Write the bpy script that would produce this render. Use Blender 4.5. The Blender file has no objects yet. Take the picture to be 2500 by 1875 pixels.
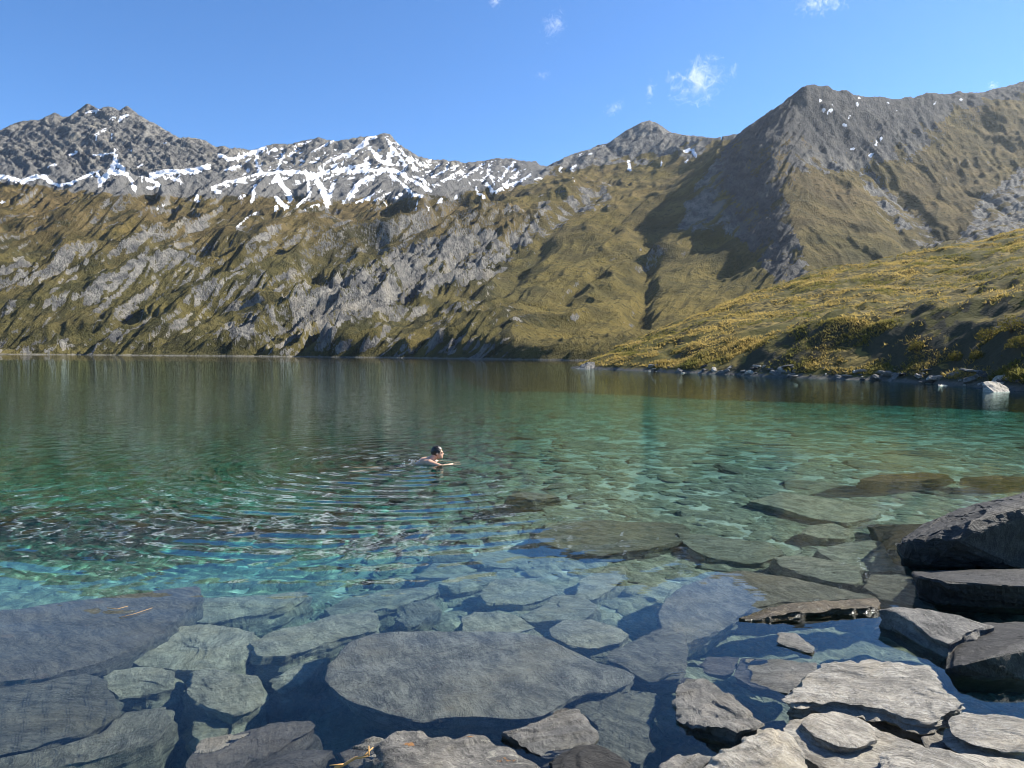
import bpy, bmesh, math, random
import numpy as np
from mathutils import Vector, Matrix

# ------------------------------------------------------------------ camera, world, sun, exposure
scene = bpy.context.scene
COL = scene.collection
F = 1733.0                                  # focal length in photograph pixels (2500 wide)
CAM = np.array([0.0, 0.0, 2.0])
PITCH = math.atan(70.5 / F)
ROLL = math.radians(0.45)
_f = np.array([0, math.cos(PITCH), -math.sin(PITCH)])
_u0 = np.array([0, math.sin(PITCH), math.cos(PITCH)])
_r0 = np.array([1.0, 0, 0])
_r = math.cos(ROLL) * _r0 + math.sin(ROLL) * _u0
_u = -math.sin(ROLL) * _r0 + math.cos(ROLL) * _u0
cam_data = bpy.data.cameras.new('camera')
cam = bpy.data.objects.new('camera', cam_data)
COL.objects.link(cam)
cam_data.sensor_width = 36.0
cam_data.lens = F / 2500 * 36.0
cam_data.clip_start = 0.05
cam_data.clip_end = 30000
cam.matrix_world = Matrix(((_r[0], _u[0], -_f[0], 0), (_r[1], _u[1], -_f[1], 0), (_r[2], _u[2], -_f[2], 2.0), (0, 0, 0, 1)))
scene.camera = cam

SUN_AZ, SUN_EL = math.radians(68), math.radians(39)
world = bpy.data.worlds.new('World')
scene.world = world
world.use_nodes = True
wn = world.node_tree
sky = wn.nodes.new('ShaderNodeTexSky')
sky.sky_type = 'NISHITA'
sky.sun_disc = False
sky.sun_elevation = SUN_EL
sky.sun_rotation = SUN_AZ
sky.altitude = 2500
sky.air_density = 1.0
sky.dust_density = 0.05
sky.ozone_density = 4.0
hs = wn.nodes.new('ShaderNodeHueSaturation')
hs.inputs['Saturation'].default_value = 1.16
hs.inputs['Hue'].default_value = 0.502
wn.links.new(sky.outputs[0], hs.inputs['Color'])
wn.links.new(hs.outputs[0], wn.nodes['Background'].inputs[0])
wn.nodes['Background'].inputs[1].default_value = 0.102
sun_data = bpy.data.lights.new('sun', 'SUN')
sun_data.energy = 5.0
sun_data.angle = math.radians(0.5)
sun_data.color = (1.0, 0.94, 0.84)
sun_data.cycles.is_caustics_light = True
sun = bpy.data.objects.new('sun', sun_data)
COL.objects.link(sun)
SUNV = Vector((math.sin(SUN_AZ) * math.cos(SUN_EL), math.cos(SUN_AZ) * math.cos(SUN_EL), math.sin(SUN_EL)))
sun.rotation_euler = SUNV.to_track_quat('Z', 'Y').to_euler()
sun.location = (60, 40, 80)
scene.view_settings.view_transform = 'Standard'
scene.view_settings.look = 'None'
scene.view_settings.gamma = 1.0
scene.view_settings.exposure = 1.2
scene.render.engine = 'CYCLES'
cy = scene.cycles
cy.max_bounces = 8
cy.diffuse_bounces = 3
cy.glossy_bounces = 4
cy.transmission_bounces = 6
cy.volume_bounces = 1
cy.transparent_max_bounces = 16
cy.caustics_refractive = True
cy.caustics_reflective = False
cy.sample_clamp_indirect = 4.0
cy.use_denoising = True
cy.filter_width = 1.0

# ------------------------------------------------------------------ helpers
rng = np.random.default_rng(7)

def ray(px, py):
    px = np.asarray(px, float); py = np.asarray(py, float)
    return _f + ((px - 1250) / F)[..., None] * _r - ((py - 937.5) / F)[..., None] * _u

def at(px, py, D):                          # point on the pixel's ray at forward distance D
    d = ray(px, py)
    return CAM + d * (np.asarray(D, float) / d[..., 1])[..., None]

def ground(px, py, z=0.0, tilt=(0, 0), c=None):
    """point where the pixel's ray (bent by the water where it dips below it) meets a plane"""
    d = ray(px, py); d = d / np.linalg.norm(d, axis=-1, keepdims=True)
    n = np.array([-tilt[0], -tilt[1], 1.0])
    p0 = np.array([0, 0, z]) if c is None else np.array([c[0], c[1], z])
    t = ((p0 - CAM) @ n) / (d @ n)
    p = CAM + d * t[..., None]
    under = p[..., 2] < 0
    if np.any(under):
        t0 = -CAM[2] / d[..., 2]
        w = CAM + d * t0[..., None]
        h = d[..., :2] / 1.33
        r = np.concatenate([h, -np.sqrt(np.maximum(1e-6, 1 - (h ** 2).sum(-1, keepdims=True)))], -1)
        t1 = ((p0 - w) @ n) / (r @ n)
        q = w + r * t1[..., None]
        p = np.where(under[..., None], q, p)
    return p

def project(P):
    v = P - CAM
    x = v @ _r; y = v @ _u; z = v @ _f
    return 1250 + F * x / z, 937.5 - F * y / z

_perm = np.random.default_rng(3).permutation(512).astype(np.int64)
_perm = np.concatenate([_perm, _perm, _perm])
_ga = np.random.default_rng(4).uniform(0, 2 * np.pi, 512)
_gx, _gy = np.cos(_ga), np.sin(_ga)
_g3 = np.random.default_rng(5).normal(size=(512, 3)); _g3 /= np.linalg.norm(_g3, axis=1)[:, None]

def noise2(x, y):
    xi = np.floor(x).astype(np.int64); yi = np.floor(y).astype(np.int64)
    xf = x - xi; yf = y - yi
    u = xf * xf * xf * (xf * (xf * 6 - 15) + 10); v = yf * yf * yf * (yf * (yf * 6 - 15) + 10)
    def g(ix, iy, dx, dy):
        h = _perm[(_perm[ix & 511] + iy) & 511]
        return _gx[h] * dx + _gy[h] * dy
    a = g(xi, yi, xf, yf); b = g(xi + 1, yi, xf - 1, yf)
    c = g(xi, yi + 1, xf, yf - 1); d = g(xi + 1, yi + 1, xf - 1, yf - 1)
    return ((a + u * (b - a)) + v * ((c + u * (d - c)) - (a + u * (b - a)))) * 1.5

def noise3(p):
    pi = np.floor(p).astype(np.int64); pf = p - pi
    w = pf * pf * pf * (pf * (pf * 6 - 15) + 10)
    out = 0
    for dx in (0, 1):
        for dy in (0, 1):
            for dz in (0, 1):
                h = _perm[(_perm[(_perm[(pi[:, 0] + dx) & 511] + pi[:, 1] + dy) & 511] + pi[:, 2] + dz) & 511]
                g = _g3[h]
                dot = g[:, 0] * (pf[:, 0] - dx) + g[:, 1] * (pf[:, 1] - dy) + g[:, 2] * (pf[:, 2] - dz)
                ww = (w[:, 0] if dx else 1 - w[:, 0]) * (w[:, 1] if dy else 1 - w[:, 1]) * (w[:, 2] if dz else 1 - w[:, 2])
                out = out + dot * ww
    return out * 1.5

def fbm(x, y, o=4, gain=0.5, lac=2.03):
    s = 0; a = 1
    for i in range(o):
        s = s + a * noise2(x + 17.3 * i, y - 9.1 * i); x = x * lac; y = y * lac; a *= gain
    return s

def ridged(x, y, o=4, gain=0.5, lac=2.07):
    s = 0; a = 1; w = 1; tot = 0
    for i in range(o):
        n = 1 - np.abs(noise2(x + 31.7 * i, y + 11.9 * i)) * 1.6
        n = n * n * w
        w = np.clip(n * 1.4, 0, 1)
        s = s + a * n; tot += a; x = x * lac; y = y * lac; a *= gain
    return s / tot

def sstep(a, b, x):
    t = np.clip((x - a) / (b - a), 0, 1)
    return t * t * (3 - 2 * t)

def in_poly(px, py, poly):
    inside = np.zeros(px.shape, bool)
    n = len(poly)
    for i in range(n):
        x1, y1 = poly[i]; x2, y2 = poly[(i + 1) % n]
        if y1 == y2: continue
        cond = ((y1 > py) != (y2 > py)) & (px < (x2 - x1) * (py - y1) / (y2 - y1) + x1)
        inside ^= cond
    return inside

def seg_dist(px, py, pts):
    """distance from points to a polyline; also the parameter along it"""
    best = np.full(px.shape, 1e9)
    if len(pts) == 1:
        return np.hypot(px - pts[0][0], py - pts[0][1])
    for (x1, y1), (x2, y2) in zip(pts[:-1], pts[1:]):
        dx, dy = x2 - x1, y2 - y1
        t = np.clip(((px - x1) * dx + (py - y1) * dy) / (dx * dx + dy * dy + 1e-9), 0, 1)
        best = np.minimum(best, np.hypot(px - x1 - t * dx, py - y1 - t * dy))
    return best

def mesh_np(name, V, Q, smooth=True):
    """mesh from numpy vertices and an (n,3) or (n,4) face array"""
    m = bpy.data.meshes.new(name)
    V = np.ascontiguousarray(V, np.float32); Q = np.ascontiguousarray(Q, np.int32)
    k = Q.shape[1]
    m.vertices.add(len(V)); m.vertices.foreach_set('co', V.ravel())
    m.loops.add(Q.size); m.loops.foreach_set('vertex_index', Q.ravel())
    m.polygons.add(len(Q)); m.polygons.foreach_set('loop_start', np.arange(0, Q.size, k, dtype=np.int32))
    m.polygons.foreach_set('use_smooth', np.full(len(Q), smooth, dtype=bool))
    m.update(calc_edges=True); m.validate()
    return m

def grid_faces(ny, nx, wrap=False):
    i = np.arange(ny * nx).reshape(ny, nx)
    if wrap:
        i = np.concatenate([i, i[:, :1]], 1)
    return np.stack([i[:-1, :-1].ravel(), i[:-1, 1:].ravel(), i[1:, 1:].ravel(), i[1:, :-1].ravel()], 1)

def attr(m, name, vals):
    a = m.attributes.new(name, 'FLOAT', 'POINT')
    a.data.foreach_set('value', np.ascontiguousarray(vals, np.float32).ravel())

def obj(name, m, mat=None, parent=None, loc=None, receive=False):
    o = bpy.data.objects.new(name, m)
    COL.objects.link(o)
    if mat and m is not None and not m.materials: m.materials.append(mat)
    if parent: o.parent = parent
    if loc is not None: o.location = loc
    if receive: o.cycles.is_caustics_receiver = True
    return o

def tag(o, label=None, cat=None, group=None, kind=None):
    if label: o['label'] = label
    if cat: o['category'] = cat
    if group: o['group'] = group
    if kind: o['kind'] = kind
    return o

def empty(name, loc):
    o = bpy.data.objects.new(name, None); COL.objects.link(o); o.location = loc; o.empty_display_size = 0.2
    return o

class NT:                                   # small node-tree builder
    def __init__(s, name):
        s.m = bpy.data.materials.new(name); s.m.use_nodes = True; s.t = s.m.node_tree; s.t.nodes.clear()
        s.out = s.t.nodes.new('ShaderNodeOutputMaterial')
    def n(s, ty, **kw):
        nd = s.t.nodes.new('ShaderNode' + ty)
        for k, v in kw.items():
            if k.startswith('i_'):
                key = k[2:].replace('_', ' ')
                nd.inputs[key].default_value = v
            else: setattr(nd, k, v)
        return nd
    def l(s, a, b): s.t.links.new(a, b)
    def val(s, sock, v):
        if hasattr(v, 'is_output') or isinstance(v, bpy.types.NodeSocket): s.l(v, sock)
        else: sock.default_value = v
    def math(s, op, a, b=0.0, c=0.0, clamp=False):
        nd = s.n('Math', operation=op, use_clamp=clamp)
        for i, v in enumerate((a, b, c)): s.val(nd.inputs[i], v)
        return nd.outputs[0]
    def mix(s, f, a, b, blend='MIX'):
        nd = s.n('Mix', data_type='RGBA', blend_type=blend)
        s.val(nd.inputs[0], f)
        for i, v in ((6, a), (7, b)):
            s.val(nd.inputs[i], v if isinstance(v, bpy.types.NodeSocket) else (*v, 1))
        return nd.outputs[2]
    def noise(s, vec, scale, detail=4, rough=0.55, dist=0.0, out=0):
        nd = s.n('TexNoise'); s.l(vec, nd.inputs['Vector'])
        nd.inputs['Scale'].default_value = scale; nd.inputs['Detail'].default_value = detail
        nd.inputs['Roughness'].default_value = rough; nd.inputs['Distortion'].default_value = dist
        return nd.outputs[out]
    def ramp(s, f, a, b, inv=False):
        nd = s.n('MapRange', interpolation_type='SMOOTHSTEP'); s.val(nd.inputs[0], f)
        nd.inputs[1].default_value = a; nd.inputs[2].default_value = b
        nd.inputs[3].default_value = 1.0 if inv else 0.0; nd.inputs[4].default_value = 0.0 if inv else 1.0
        return nd.outputs[0]
    def at(s, name):
        nd = s.n('Attribute', attribute_name=name); return nd.outputs['Fac']
    def pos(s): return s.n('NewGeometry').outputs['Position']
    def mapv(s, vec, scale=(1, 1, 1), rot=(0, 0, 0)):
        nd = s.n('Mapping'); s.l(vec, nd.inputs[0]); nd.inputs['Scale'].default_value = scale; nd.inputs['Rotation'].default_value = rot
        return nd.outputs[0]
    def bump(s, h, dist, strength=1.0, normal=None):
        nd = s.n('Bump'); s.val(nd.inputs['Height'], h); nd.inputs['Distance'].default_value = dist; nd.inputs['Strength'].default_value = strength
        if normal: s.l(normal, nd.inputs['Normal'])
        return nd.outputs[0]
    def pbsdf(s, col, rough=0.9, normal=None, spec=0.3):
        b = s.n('BsdfPrincipled'); s.val(b.inputs['Base Color'], col if isinstance(col, bpy.types.NodeSocket) else (*col, 1))
        s.val(b.inputs['Roughness'], rough); s.val(b.inputs['Specular IOR Level'], spec)
        if normal: s.l(normal, b.inputs['Normal'])
        return b
    def done(s, shader): s.l(shader, s.out.inputs[0]); return s.m
# ------------------------------------------------------------------ mountains
C1 = lambda x, y: (x * .42194, 180 + y * .42194)
C2 = lambda x, y: (850 + x * .42194, 180 + y * .42194)
C3 = lambda x, y: (1600 + x * .42194, 180 + y * .42194)
C4 = lambda x, y: (x * .40687, 1250 + y * .40687)
C5 = lambda x, y: (750 + x * .40687, 1250 + y * .40687)
C6 = lambda x, y: (1600 + x * .43711, 1150 + y * .43711)

def hpx(px): return 857.2 + .00785 * px      # the horizon's row at a column

def rbf_surface(ctrl, S, T, ls=1.0, lt=1.0, smooth=1e-4):
    """e(s, t) through control points given as (px, py, D): linear polyharmonic interpolation in (tan azimuth, log distance)"""
    c = np.array(ctrl, float)
    P = at(c[:, 0], c[:, 1], c[:, 2])
    s = P[:, 0] / P[:, 1] * ls; t = np.log(P[:, 1]) * lt; e = (P[:, 2] - 2) / P[:, 1]
    n = len(s)
    R = np.hypot(s[:, None] - s[None], t[:, None] - t[None])
    A = np.zeros((n + 3, n + 3)); A[:n, :n] = R + 0 * np.eye(n) - smooth * np.eye(n)
    A[:n, n:] = np.stack([np.ones(n), s, t], 1); A[n:, :n] = A[:n, n:].T
    w = np.linalg.solve(A, np.concatenate([e, np.zeros(3)]))
    out = np.empty(S.shape); f = out.ravel(); Sf = (S * ls).ravel(); Tf = (T * lt).ravel()
    for i in range(0, len(f), 20000):
        r = np.hypot(Sf[i:i + 20000, None] - s[None], Tf[i:i + 20000, None] - t[None])
        f[i:i + 20000] = r @ w[:n] + w[n] + w[n + 1] * Sf[i:i + 20000] + w[n + 2] * Tf[i:i + 20000]
    return out

SKY_A = [(0,319),(21,307),(55,294),(91,293),(120,281),(135,274),(154,285),(171,283),(190,269),(213,253),(224,256),(243,267),(257,260),(274,261),(291,269),(310,257),(325,269),(338,279),(359,293),(380,302),(405,317),(435,335),(464,335),(481,337),(502,342),(528,359),(544,356),(565,361),(587,361),(616,366),(646,358),(671,350),(701,352),(734,345),(781,335),(798,340),(823,345),(844,340),(878,334),(913,333),(939,323),(953,328),(972,351),(1002,370),(1031,383),(1061,391),(1078,388),(1095,393),(1112,391),(1129,397),(1167,393),(1209,387),(1249,386),(1272,391),(1297,395),(1308,392),(1318,402),(1335,406)]
SKY_B = [(1352,395),(1373,387),(1403,374),(1441,364),(1462,354),(1487,349),(1513,328),(1542,311),(1567,298),(1586,293),(1605,300),(1626,315),(1643,324),(1673,329),(1715,334),(1743,337),(1781,330)]
SKY_C = [(1807,324),(1836,300),(1870,277),(1904,254),(1938,229),(1963,210),(1988,206),(2005,209),(2026,210),(2035,220),(2068,221),(2085,231),(2106,235),(2161,236),(2178,243),(2220,236),(2229,238),(2262,226),(2313,230),(2341,221),(2355,226),(2402,224),(2423,218),(2444,212),(2473,207),(2500,197)]
def Dsky(x):
    return np.interp(x, [-500, 0, 250, 450, 650, 940, 1335, 1586, 1760, 1807, 1963, 2200, 2500, 3100], [1280, 1300, 1340, 1320, 1310, 1350, 1360, 1390, 1170, 1040, 905, 985, 1080, 1180])
skyl = [(-480, 330), (-300, 300), (-150, 330), (-60, 318)] + SKY_A + SKY_B + SKY_C + [(2560, 190), (2650, 175), (2800, 180), (3000, 200)]
ctrl = []
for x, y in skyl:
    D = float(Dsky(x)); ctrl.append((x, y, D))
for x, y in skyl[::3]:
    D = float(Dsky(x)); ctrl += [(x, y + 34, D * 1.07), (x, y + 130, D * 1.3), (x, y + 260, D * 1.9)]
shore = [(-480, 440), (-200, 435), (0, 430), (200, 430), (373, 425), (550, 425), (700, 415), (850, 405), (1000, 380), (1120, 350), (1200, 330), (1300, 305), (1380, 290), (1450, 285)]
for x, D in shore:
    yy = hpx(x) + 2 * F / D
    ctrl += [(x, yy, D), (x, hpx(x) + 20 * F / (D * .88), D * .88), (x, hpx(x) + 26 * F / (D * .6), D * .6), (x, hpx(x) - 3.2 * F / (D * 1.018), D * 1.018)]
for x in (1600, 1800, 2000, 2300, 2600, 3000):
    ctrl += [(x, hpx(x) + 2 * F / 260, 260), (x, hpx(x) - 12 * F / 330, 330), (x, hpx(x) + 20 * F / 180, 180)]
# left range
for x in (-480, -250, 0, 180, 330):
    ctrl += [(x, 765, 500), (x, 660, 590), (x, 565, 690), (x, 480, 810), (x, 425, 930), (x, 370, 1060)]
ctrl += [(450, 690, 600), (450, 600, 690), (450, 500, 800), (450, 430, 925), (560, 690, 600), (600, 600, 710), (600, 510, 820), (600, 440, 950), (620, 400, 1100),
         (760, 590, 740), (760, 520, 830), (780, 450, 975), (780, 390, 1140), (900, 560, 790), (900, 490, 900), (920, 430, 1030), (930, 380, 1180), (1050, 520, 850), (1050, 460, 980), (1060, 425, 1110),
         (1150, 480, 950), (1200, 440, 1090), (1260, 430, 1150)]
# the spur that runs down to the left (crest, and the dip behind it)
crest = [(1333, 446, 1010), (1260, 468, 955), (1187, 497, 890), (1120, 522, 835), (1051, 554, 785), (960, 599, 715), (900, 622, 670), (836, 650, 625), (770, 675, 590), (700, 701, 555), (630, 730, 525), (565, 757, 500), (510, 782, 478), (452, 808, 458), (373, 853, 436)]
ctrl += crest + [(x, y + 10, D * 1.05) for x, y, D in crest[1:-2]]
gul = [(1470, 452, 1010), (1410, 500, 930), (1356, 542, 850), (1277, 610, 760), (1198, 667, 685), (1130, 706, 620), (1051, 745, 545), (972, 791, 485), (880, 825, 445)]
ctrl += gul
ctrl += [(1250, 540, 835), (1150, 600, 745), (1050, 640, 670), (950, 700, 575), (850, 740, 520), (750, 780, 480), (650, 800, 460), (540, 830, 445)]
# grassy lower mountain
ctrl += [(1320, 640, 690), (1220, 710, 575), (1120, 770, 480), (1020, 830, 410), (1400, 560, 815), (1500, 480, 960), (1410, 650, 640), (1310, 740, 500), (1210, 805, 415), (1110, 850, 372),
         (1500, 580, 755), (1600, 500, 865), (1500, 680, 605), (1410, 770, 455), (1310, 822, 375), (1600, 600, 700), (1620, 700, 580), (1520, 780, 450), (1420, 830, 360),
         (1560, 455, 1040), (1700, 415, 1060), (1590, 385, 1230), (1450, 425, 1180), (1650, 430, 1090), (1720, 380, 1110),
         (1583, 645, 690), (1576, 715, 575), (1560, 785, 460), (1700, 700, 590), (1680, 780, 460), (1800, 720, 540)]
# right peak: arete, shadowed left face, bowl, right spur
ctrl += [(1935, 255, 880), (1910, 296, 850), (1893, 340, 812), (1889, 384, 775), (1898, 430, 735), (1910, 475, 695), (1924, 520, 652), (1938, 565, 612), (1955, 620, 566), (1975, 690, 505),
         (1750, 496, 790), (1659, 567, 800), (1801, 345, 928), (1725, 402, 938), (1648, 468, 950), (1791, 680, 624), (1755, 600, 710), (1820, 439, 782), (1832, 538, 702), (1880, 620, 600), (1700, 640, 660),
         (1990, 300, 870), (2000, 360, 838), (1985, 440, 745), (2010, 520, 672), (2050, 600, 590), (2100, 310, 900), (2200, 330, 915), (2100, 400, 835), (2130, 470, 770), (2180, 540, 690), (2240, 590, 615), (2120, 640, 560),
         (2180, 440, 820), (2235, 510, 745), (2290, 590, 645), (2300, 420, 850), (2400, 400, 870), (2520, 380, 880), (2370, 500, 735), (2500, 470, 745), (2440, 560, 620), (2300, 290, 965), (2400, 300, 975), (2520, 270, 1000),
         (2650, 400, 850), (2650, 550, 600), (2900, 420, 830), (2900, 560, 560)]

NS, NTT = 980, 640
s1 = np.linspace(-.93, .98, NS)
# more rows where the slopes face the camera
tt = np.concatenate([np.linspace(math.log(230), math.log(290), 20, endpoint=False), np.linspace(math.log(290), math.log(1420), 580, endpoint=False), np.linspace(math.log(1420), math.log(2400), 40)])
S, T = np.meshgrid(s1, tt)
E0 = rbf_surface(ctrl, S, T)
Yw = np.exp(T); Xw = S * Yw
Zw = 2 + E0 * Yw
PX, PY = project(np.stack([Xw, Yw, Zw], -1).reshape(-1, 3)); PX = PX.reshape(S.shape); PY = PY.reshape(S.shape)

inland = sstep(-.5, 6, Zw)
def along(dx, dy):
    l = math.hypot(dx, dy); return (Xw * dx + Yw * dy) / l, (-Xw * dy + Yw * dx) / l
wx = fbm(Xw / 120, Yw / 120, 3) * 22; wy = fbm(Xw / 120 + 40, Yw / 120, 3) * 22
Xw0, Yw0 = Xw, Yw
def spur(dx, dy, la, lc, o=5, sx=0.0):
    l = math.hypot(dx, dy); X = Xw0 + wx; Y = Yw0 + wy
    return ridged((X * dx + Y * dy) / l / la + sx, (-X * dy + Y * dx) / l / lc, o)
# spurs and gullies: long ribs that run down each face in the direction of its bedding
wl = sstep(1400, 1150, PX); wr = sstep(1850, 1950, PX); wm = 1 - wl - wr
PX0, PY0 = PX, np.minimum(PY, 1000)
jw = fbm(Xw / 150, Yw / 150, 3); jw2 = fbm(Xw / 50 + 31, Yw / 50, 3)
def ribs(m, lv, lu, seed, o=2, warp=.35, gain=.45):
    c = 1 / math.hypot(1, m)
    v = (PY0 + m * PX0) * c + jw * lv * warp * 1.6 + jw2 * lv * warp * .5; u = (PX0 - m * PY0) * c
    return ridged(u / lu + seed, v / lv + seed * 1.7, o, gain)
def family(m, sd, k=1.0):
    """three scales of ribs, sharp crests on the big ones and sharp gullies between the small"""
    big = .6 * ribs(m, 105 * k, 1000, sd, 2, .28) + .4 * (1.1 - ribs(m * .95, 80 * k, 800, sd + 3, 2, .28))
    med = ribs(m * 1.12, 38 * k, 330, sd + 5, 2, .45)
    small = ribs(m * 1.25, 13 * k, 80, sd + 9, 3, .6)
    return big - .5, med - .45, small - .45
wp = sstep(600, 520, PX) * sstep(455, 415, PY)                       # the big peak on the left, bedded the other way
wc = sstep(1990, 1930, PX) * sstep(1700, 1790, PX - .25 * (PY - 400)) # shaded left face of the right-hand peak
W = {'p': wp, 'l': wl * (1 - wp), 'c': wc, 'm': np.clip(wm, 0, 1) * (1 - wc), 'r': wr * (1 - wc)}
P = {'p': (-.45, 1.3, .8, (6, 3.6, 2.2)), 'l': (.47, 2.7, 1.0, (35, 11.0, 4.6)), 'c': (1.05, 4.1, .8, (6, 3.0, 2.6)), 'm': (.57, 5.9, 1.15, (12, 4.6, 1.8)), 'r': (-.80, 8.3, 1.35, (13, 2.2, 2.0))}
upper = sstep(520, 400, PY)
face = in_poly(PX, PY, [(480, 830), (620, 750), (850, 655), (1000, 590), (1150, 530), (1290, 500), (1330, 540), (1200, 660), (1100, 690), (1000, 730), (880, 790), (720, 850), (560, 855)]).astype(float)
rockz = np.clip(upper + face * .9 + wr * sstep(420, 330, PY), 0, 1)
scl = np.interp(Yw, [300, 600, 1200], [.62, .9, 1.35])
snz = sstep(530, 620, PX) * sstep(1360, 1280, PX) * upper
dz = 0
for key in W:
    m_, sd_, k_, (a1, a2, a3) = P[key]
    fb, fm, fs = family(m_, sd_, k_)
    dz = dz + W[key] * scl * (1 - .4 * snz) * (fb * a1 * (1 - .25 * upper) + fm * a2 * (1 + .5 * rockz) + fs * a3 * (1 + .8 * rockz))
crag = ridged(Xw / 24 + wx * .02, Yw / 40, 4, .55)
dz = dz + (crag - .4) * (.6 + 2.6 * rockz) + face * (ridged(Xw / 13 + 2, Yw / 45, 3) - .45) * 4.5
dz = dz + fbm(Xw / 9, Yw / 9, 3) * (.4 + .6 * rockz)
skyfade = 1 - .6 * np.clip(1 - np.abs(Yw - Dsky(PX)) / 55, 0, 1)
Zw = Zw + dz * inland * skyfade
def carve(pts, width, depth):
    global Zw
    q = at(*np.array(pts, float).T)[:, :2]
    d = seg_dist(Xw + wx * .25, Yw, [tuple(a) for a in q])
    Zw = Zw - depth * np.exp(-(d / width) ** 2) * inland
carve(gul, 14, 9)
carve([(1583, 600, 760), (1583, 645, 690), (1576, 715, 575), (1566, 760, 495), (1540, 830, 385)], 8, 8)
carve([(2100, 400, 835), (2180, 455, 805), (2235, 530, 725), (2290, 600, 635)], 12, 9)
carve([(2060, 350, 870), (2100, 430, 805), (2160, 500, 730), (2230, 590, 615)], 9, 5)
carve([(1330, 545, 800), (1300, 620, 715), (1200, 720, 560), (1140, 790, 450)], 8, 5)
carve([(1470, 640, 640), (1400, 690, 580), (1340, 740, 505)], 7, 4)

# keep the skyline where it is: compare the highest row of each column with the traced one and shift the crest
Pz = np.stack([Xw, Yw, Zw], -1)
px_, py_ = project(Pz.reshape(-1, 3)); PYn = py_.reshape(S.shape); PXn = px_.reshape(S.shape)
tx = np.array([p[0] for p in skyl], float); ty = np.array([p[1] for p in skyl], float)
for _ in range(3):
    top = PYn.min(0); ti = PYn.argmin(0)
    want = np.interp(PXn[ti, np.arange(NS)], tx, ty)
    Dt = Yw[ti, np.arange(NS)]
    dzc = (top - want) / F * Dt
    dzc = np.clip(dzc, -40, 40)
    wgt = np.exp(-((Yw - Dt[None]) / 60.0) ** 2)
    Zw = Zw + dzc[None] * wgt
    px_, py_ = project(np.stack([Xw, Yw, Zw], -1).reshape(-1, 3)); PYn = py_.reshape(S.shape); PXn = px_.reshape(S.shape)

V = np.stack([Xw, Yw, Zw], -1)
du = np.gradient(V, axis=1); dv = np.gradient(V, axis=0)
Nn = np.cross(du, dv); Nn /= np.linalg.norm(Nn, axis=-1, keepdims=True) + 1e-9
slope = Nn[..., 2]
PX, PY = PXn, PYn
# --- snow, traced as strokes on the photograph and laid on the slopes
strokes = []
def st(c, w, *pts):
    strokes.append(([c(*p) for p in pts], w * .40))
for w, pts in [(30, [(0,600),(60,605),(130,625),(200,600),(270,600)]), (18, [(270,610),(340,650),(400,640),(480,600),(560,570)]), (25, [(570,570),(580,650)]), (35, [(590,620),(640,570),(670,520)]), (28, [(670,510),(720,570),(760,620),(780,665)]), (30, [(640,570),(740,580)]),
    (20, [(820,600),(880,620),(930,650),(850,670)]), (35, [(880,590),(960,570),(1050,570),(1130,560),(1200,540)]), (25, [(960,600),(1040,620)]), (16, [(1230,660),(1300,630),(1400,610),(1500,580),(1600,575)]), (25, [(1230,670),(1270,690)]), (14, [(1310,650),(1420,615)]),
    (22, [(1270,470),(1330,500),(1400,480),(1470,450),(1540,430)]), (18, [(1480,460),(1490,540),(1510,570)]), (16, [(1640,470),(1600,570)]), (15, [(1300,560),(1400,530)]), (30, [(1600,600),(1640,650),(1670,700),(1680,740)]), (30, [(1600,720),(1650,770)]), (20, [(1590,790),(1600,770)]),
    (28, [(1480,650),(1460,740)]), (24, [(1140,710),(1140,735)]), (14, [(1385,715),(1405,708)]), (10, [(915,780),(945,760)]), (9, [(1370,885),(1430,835),(1490,800)]), (25, [(1600,570),(1700,570),(1800,580),(1850,600)]), (18, [(1780,610),(1790,700),(1720,770)]), (40, [(1840,630),(1880,700),(1900,760)]), (25, [(1930,640),(1900,740)]),
    (18, [(1850,590),(1950,560),(2050,540),(2133,520)]), (28, [(2030,720),(2060,650),(2133,600)]), (14, [(2070,745),(2133,725)]), (14, [(1985,742),(1995,738)]), (10, [(1800,460),(1900,400),(1930,390)]), (10, [(1700,420),(1800,390)]), (16, [(1840,550),(1920,500),(2050,450),(2133,400)]), (10, [(1930,560),(2000,500)]),
    (10, [(500,225),(570,210)]), (12, [(690,250),(740,240),(690,270)]), (10, [(640,255),(700,255)]), (12, [(550,380),(560,350),(610,320)]), (8, [(640,340),(650,375)]), (12, [(540,470),(600,470),(680,455)]), (14, [(670,440),(660,500)]), (12, [(400,470),(450,455)]), (9, [(280,540),(320,520)]), (8, [(940,410),(950,400)]), (8, [(740,440),(770,450)]), (10, [(1040,600),(1060,640)]), (12, [(1800,770),(1840,760)]), (8, [(1760,788),(1766,786)]), (8, [(790,540),(830,520)]), (9, [(0,745),(30,735)])]:
    st(C1, w, *pts)
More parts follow.
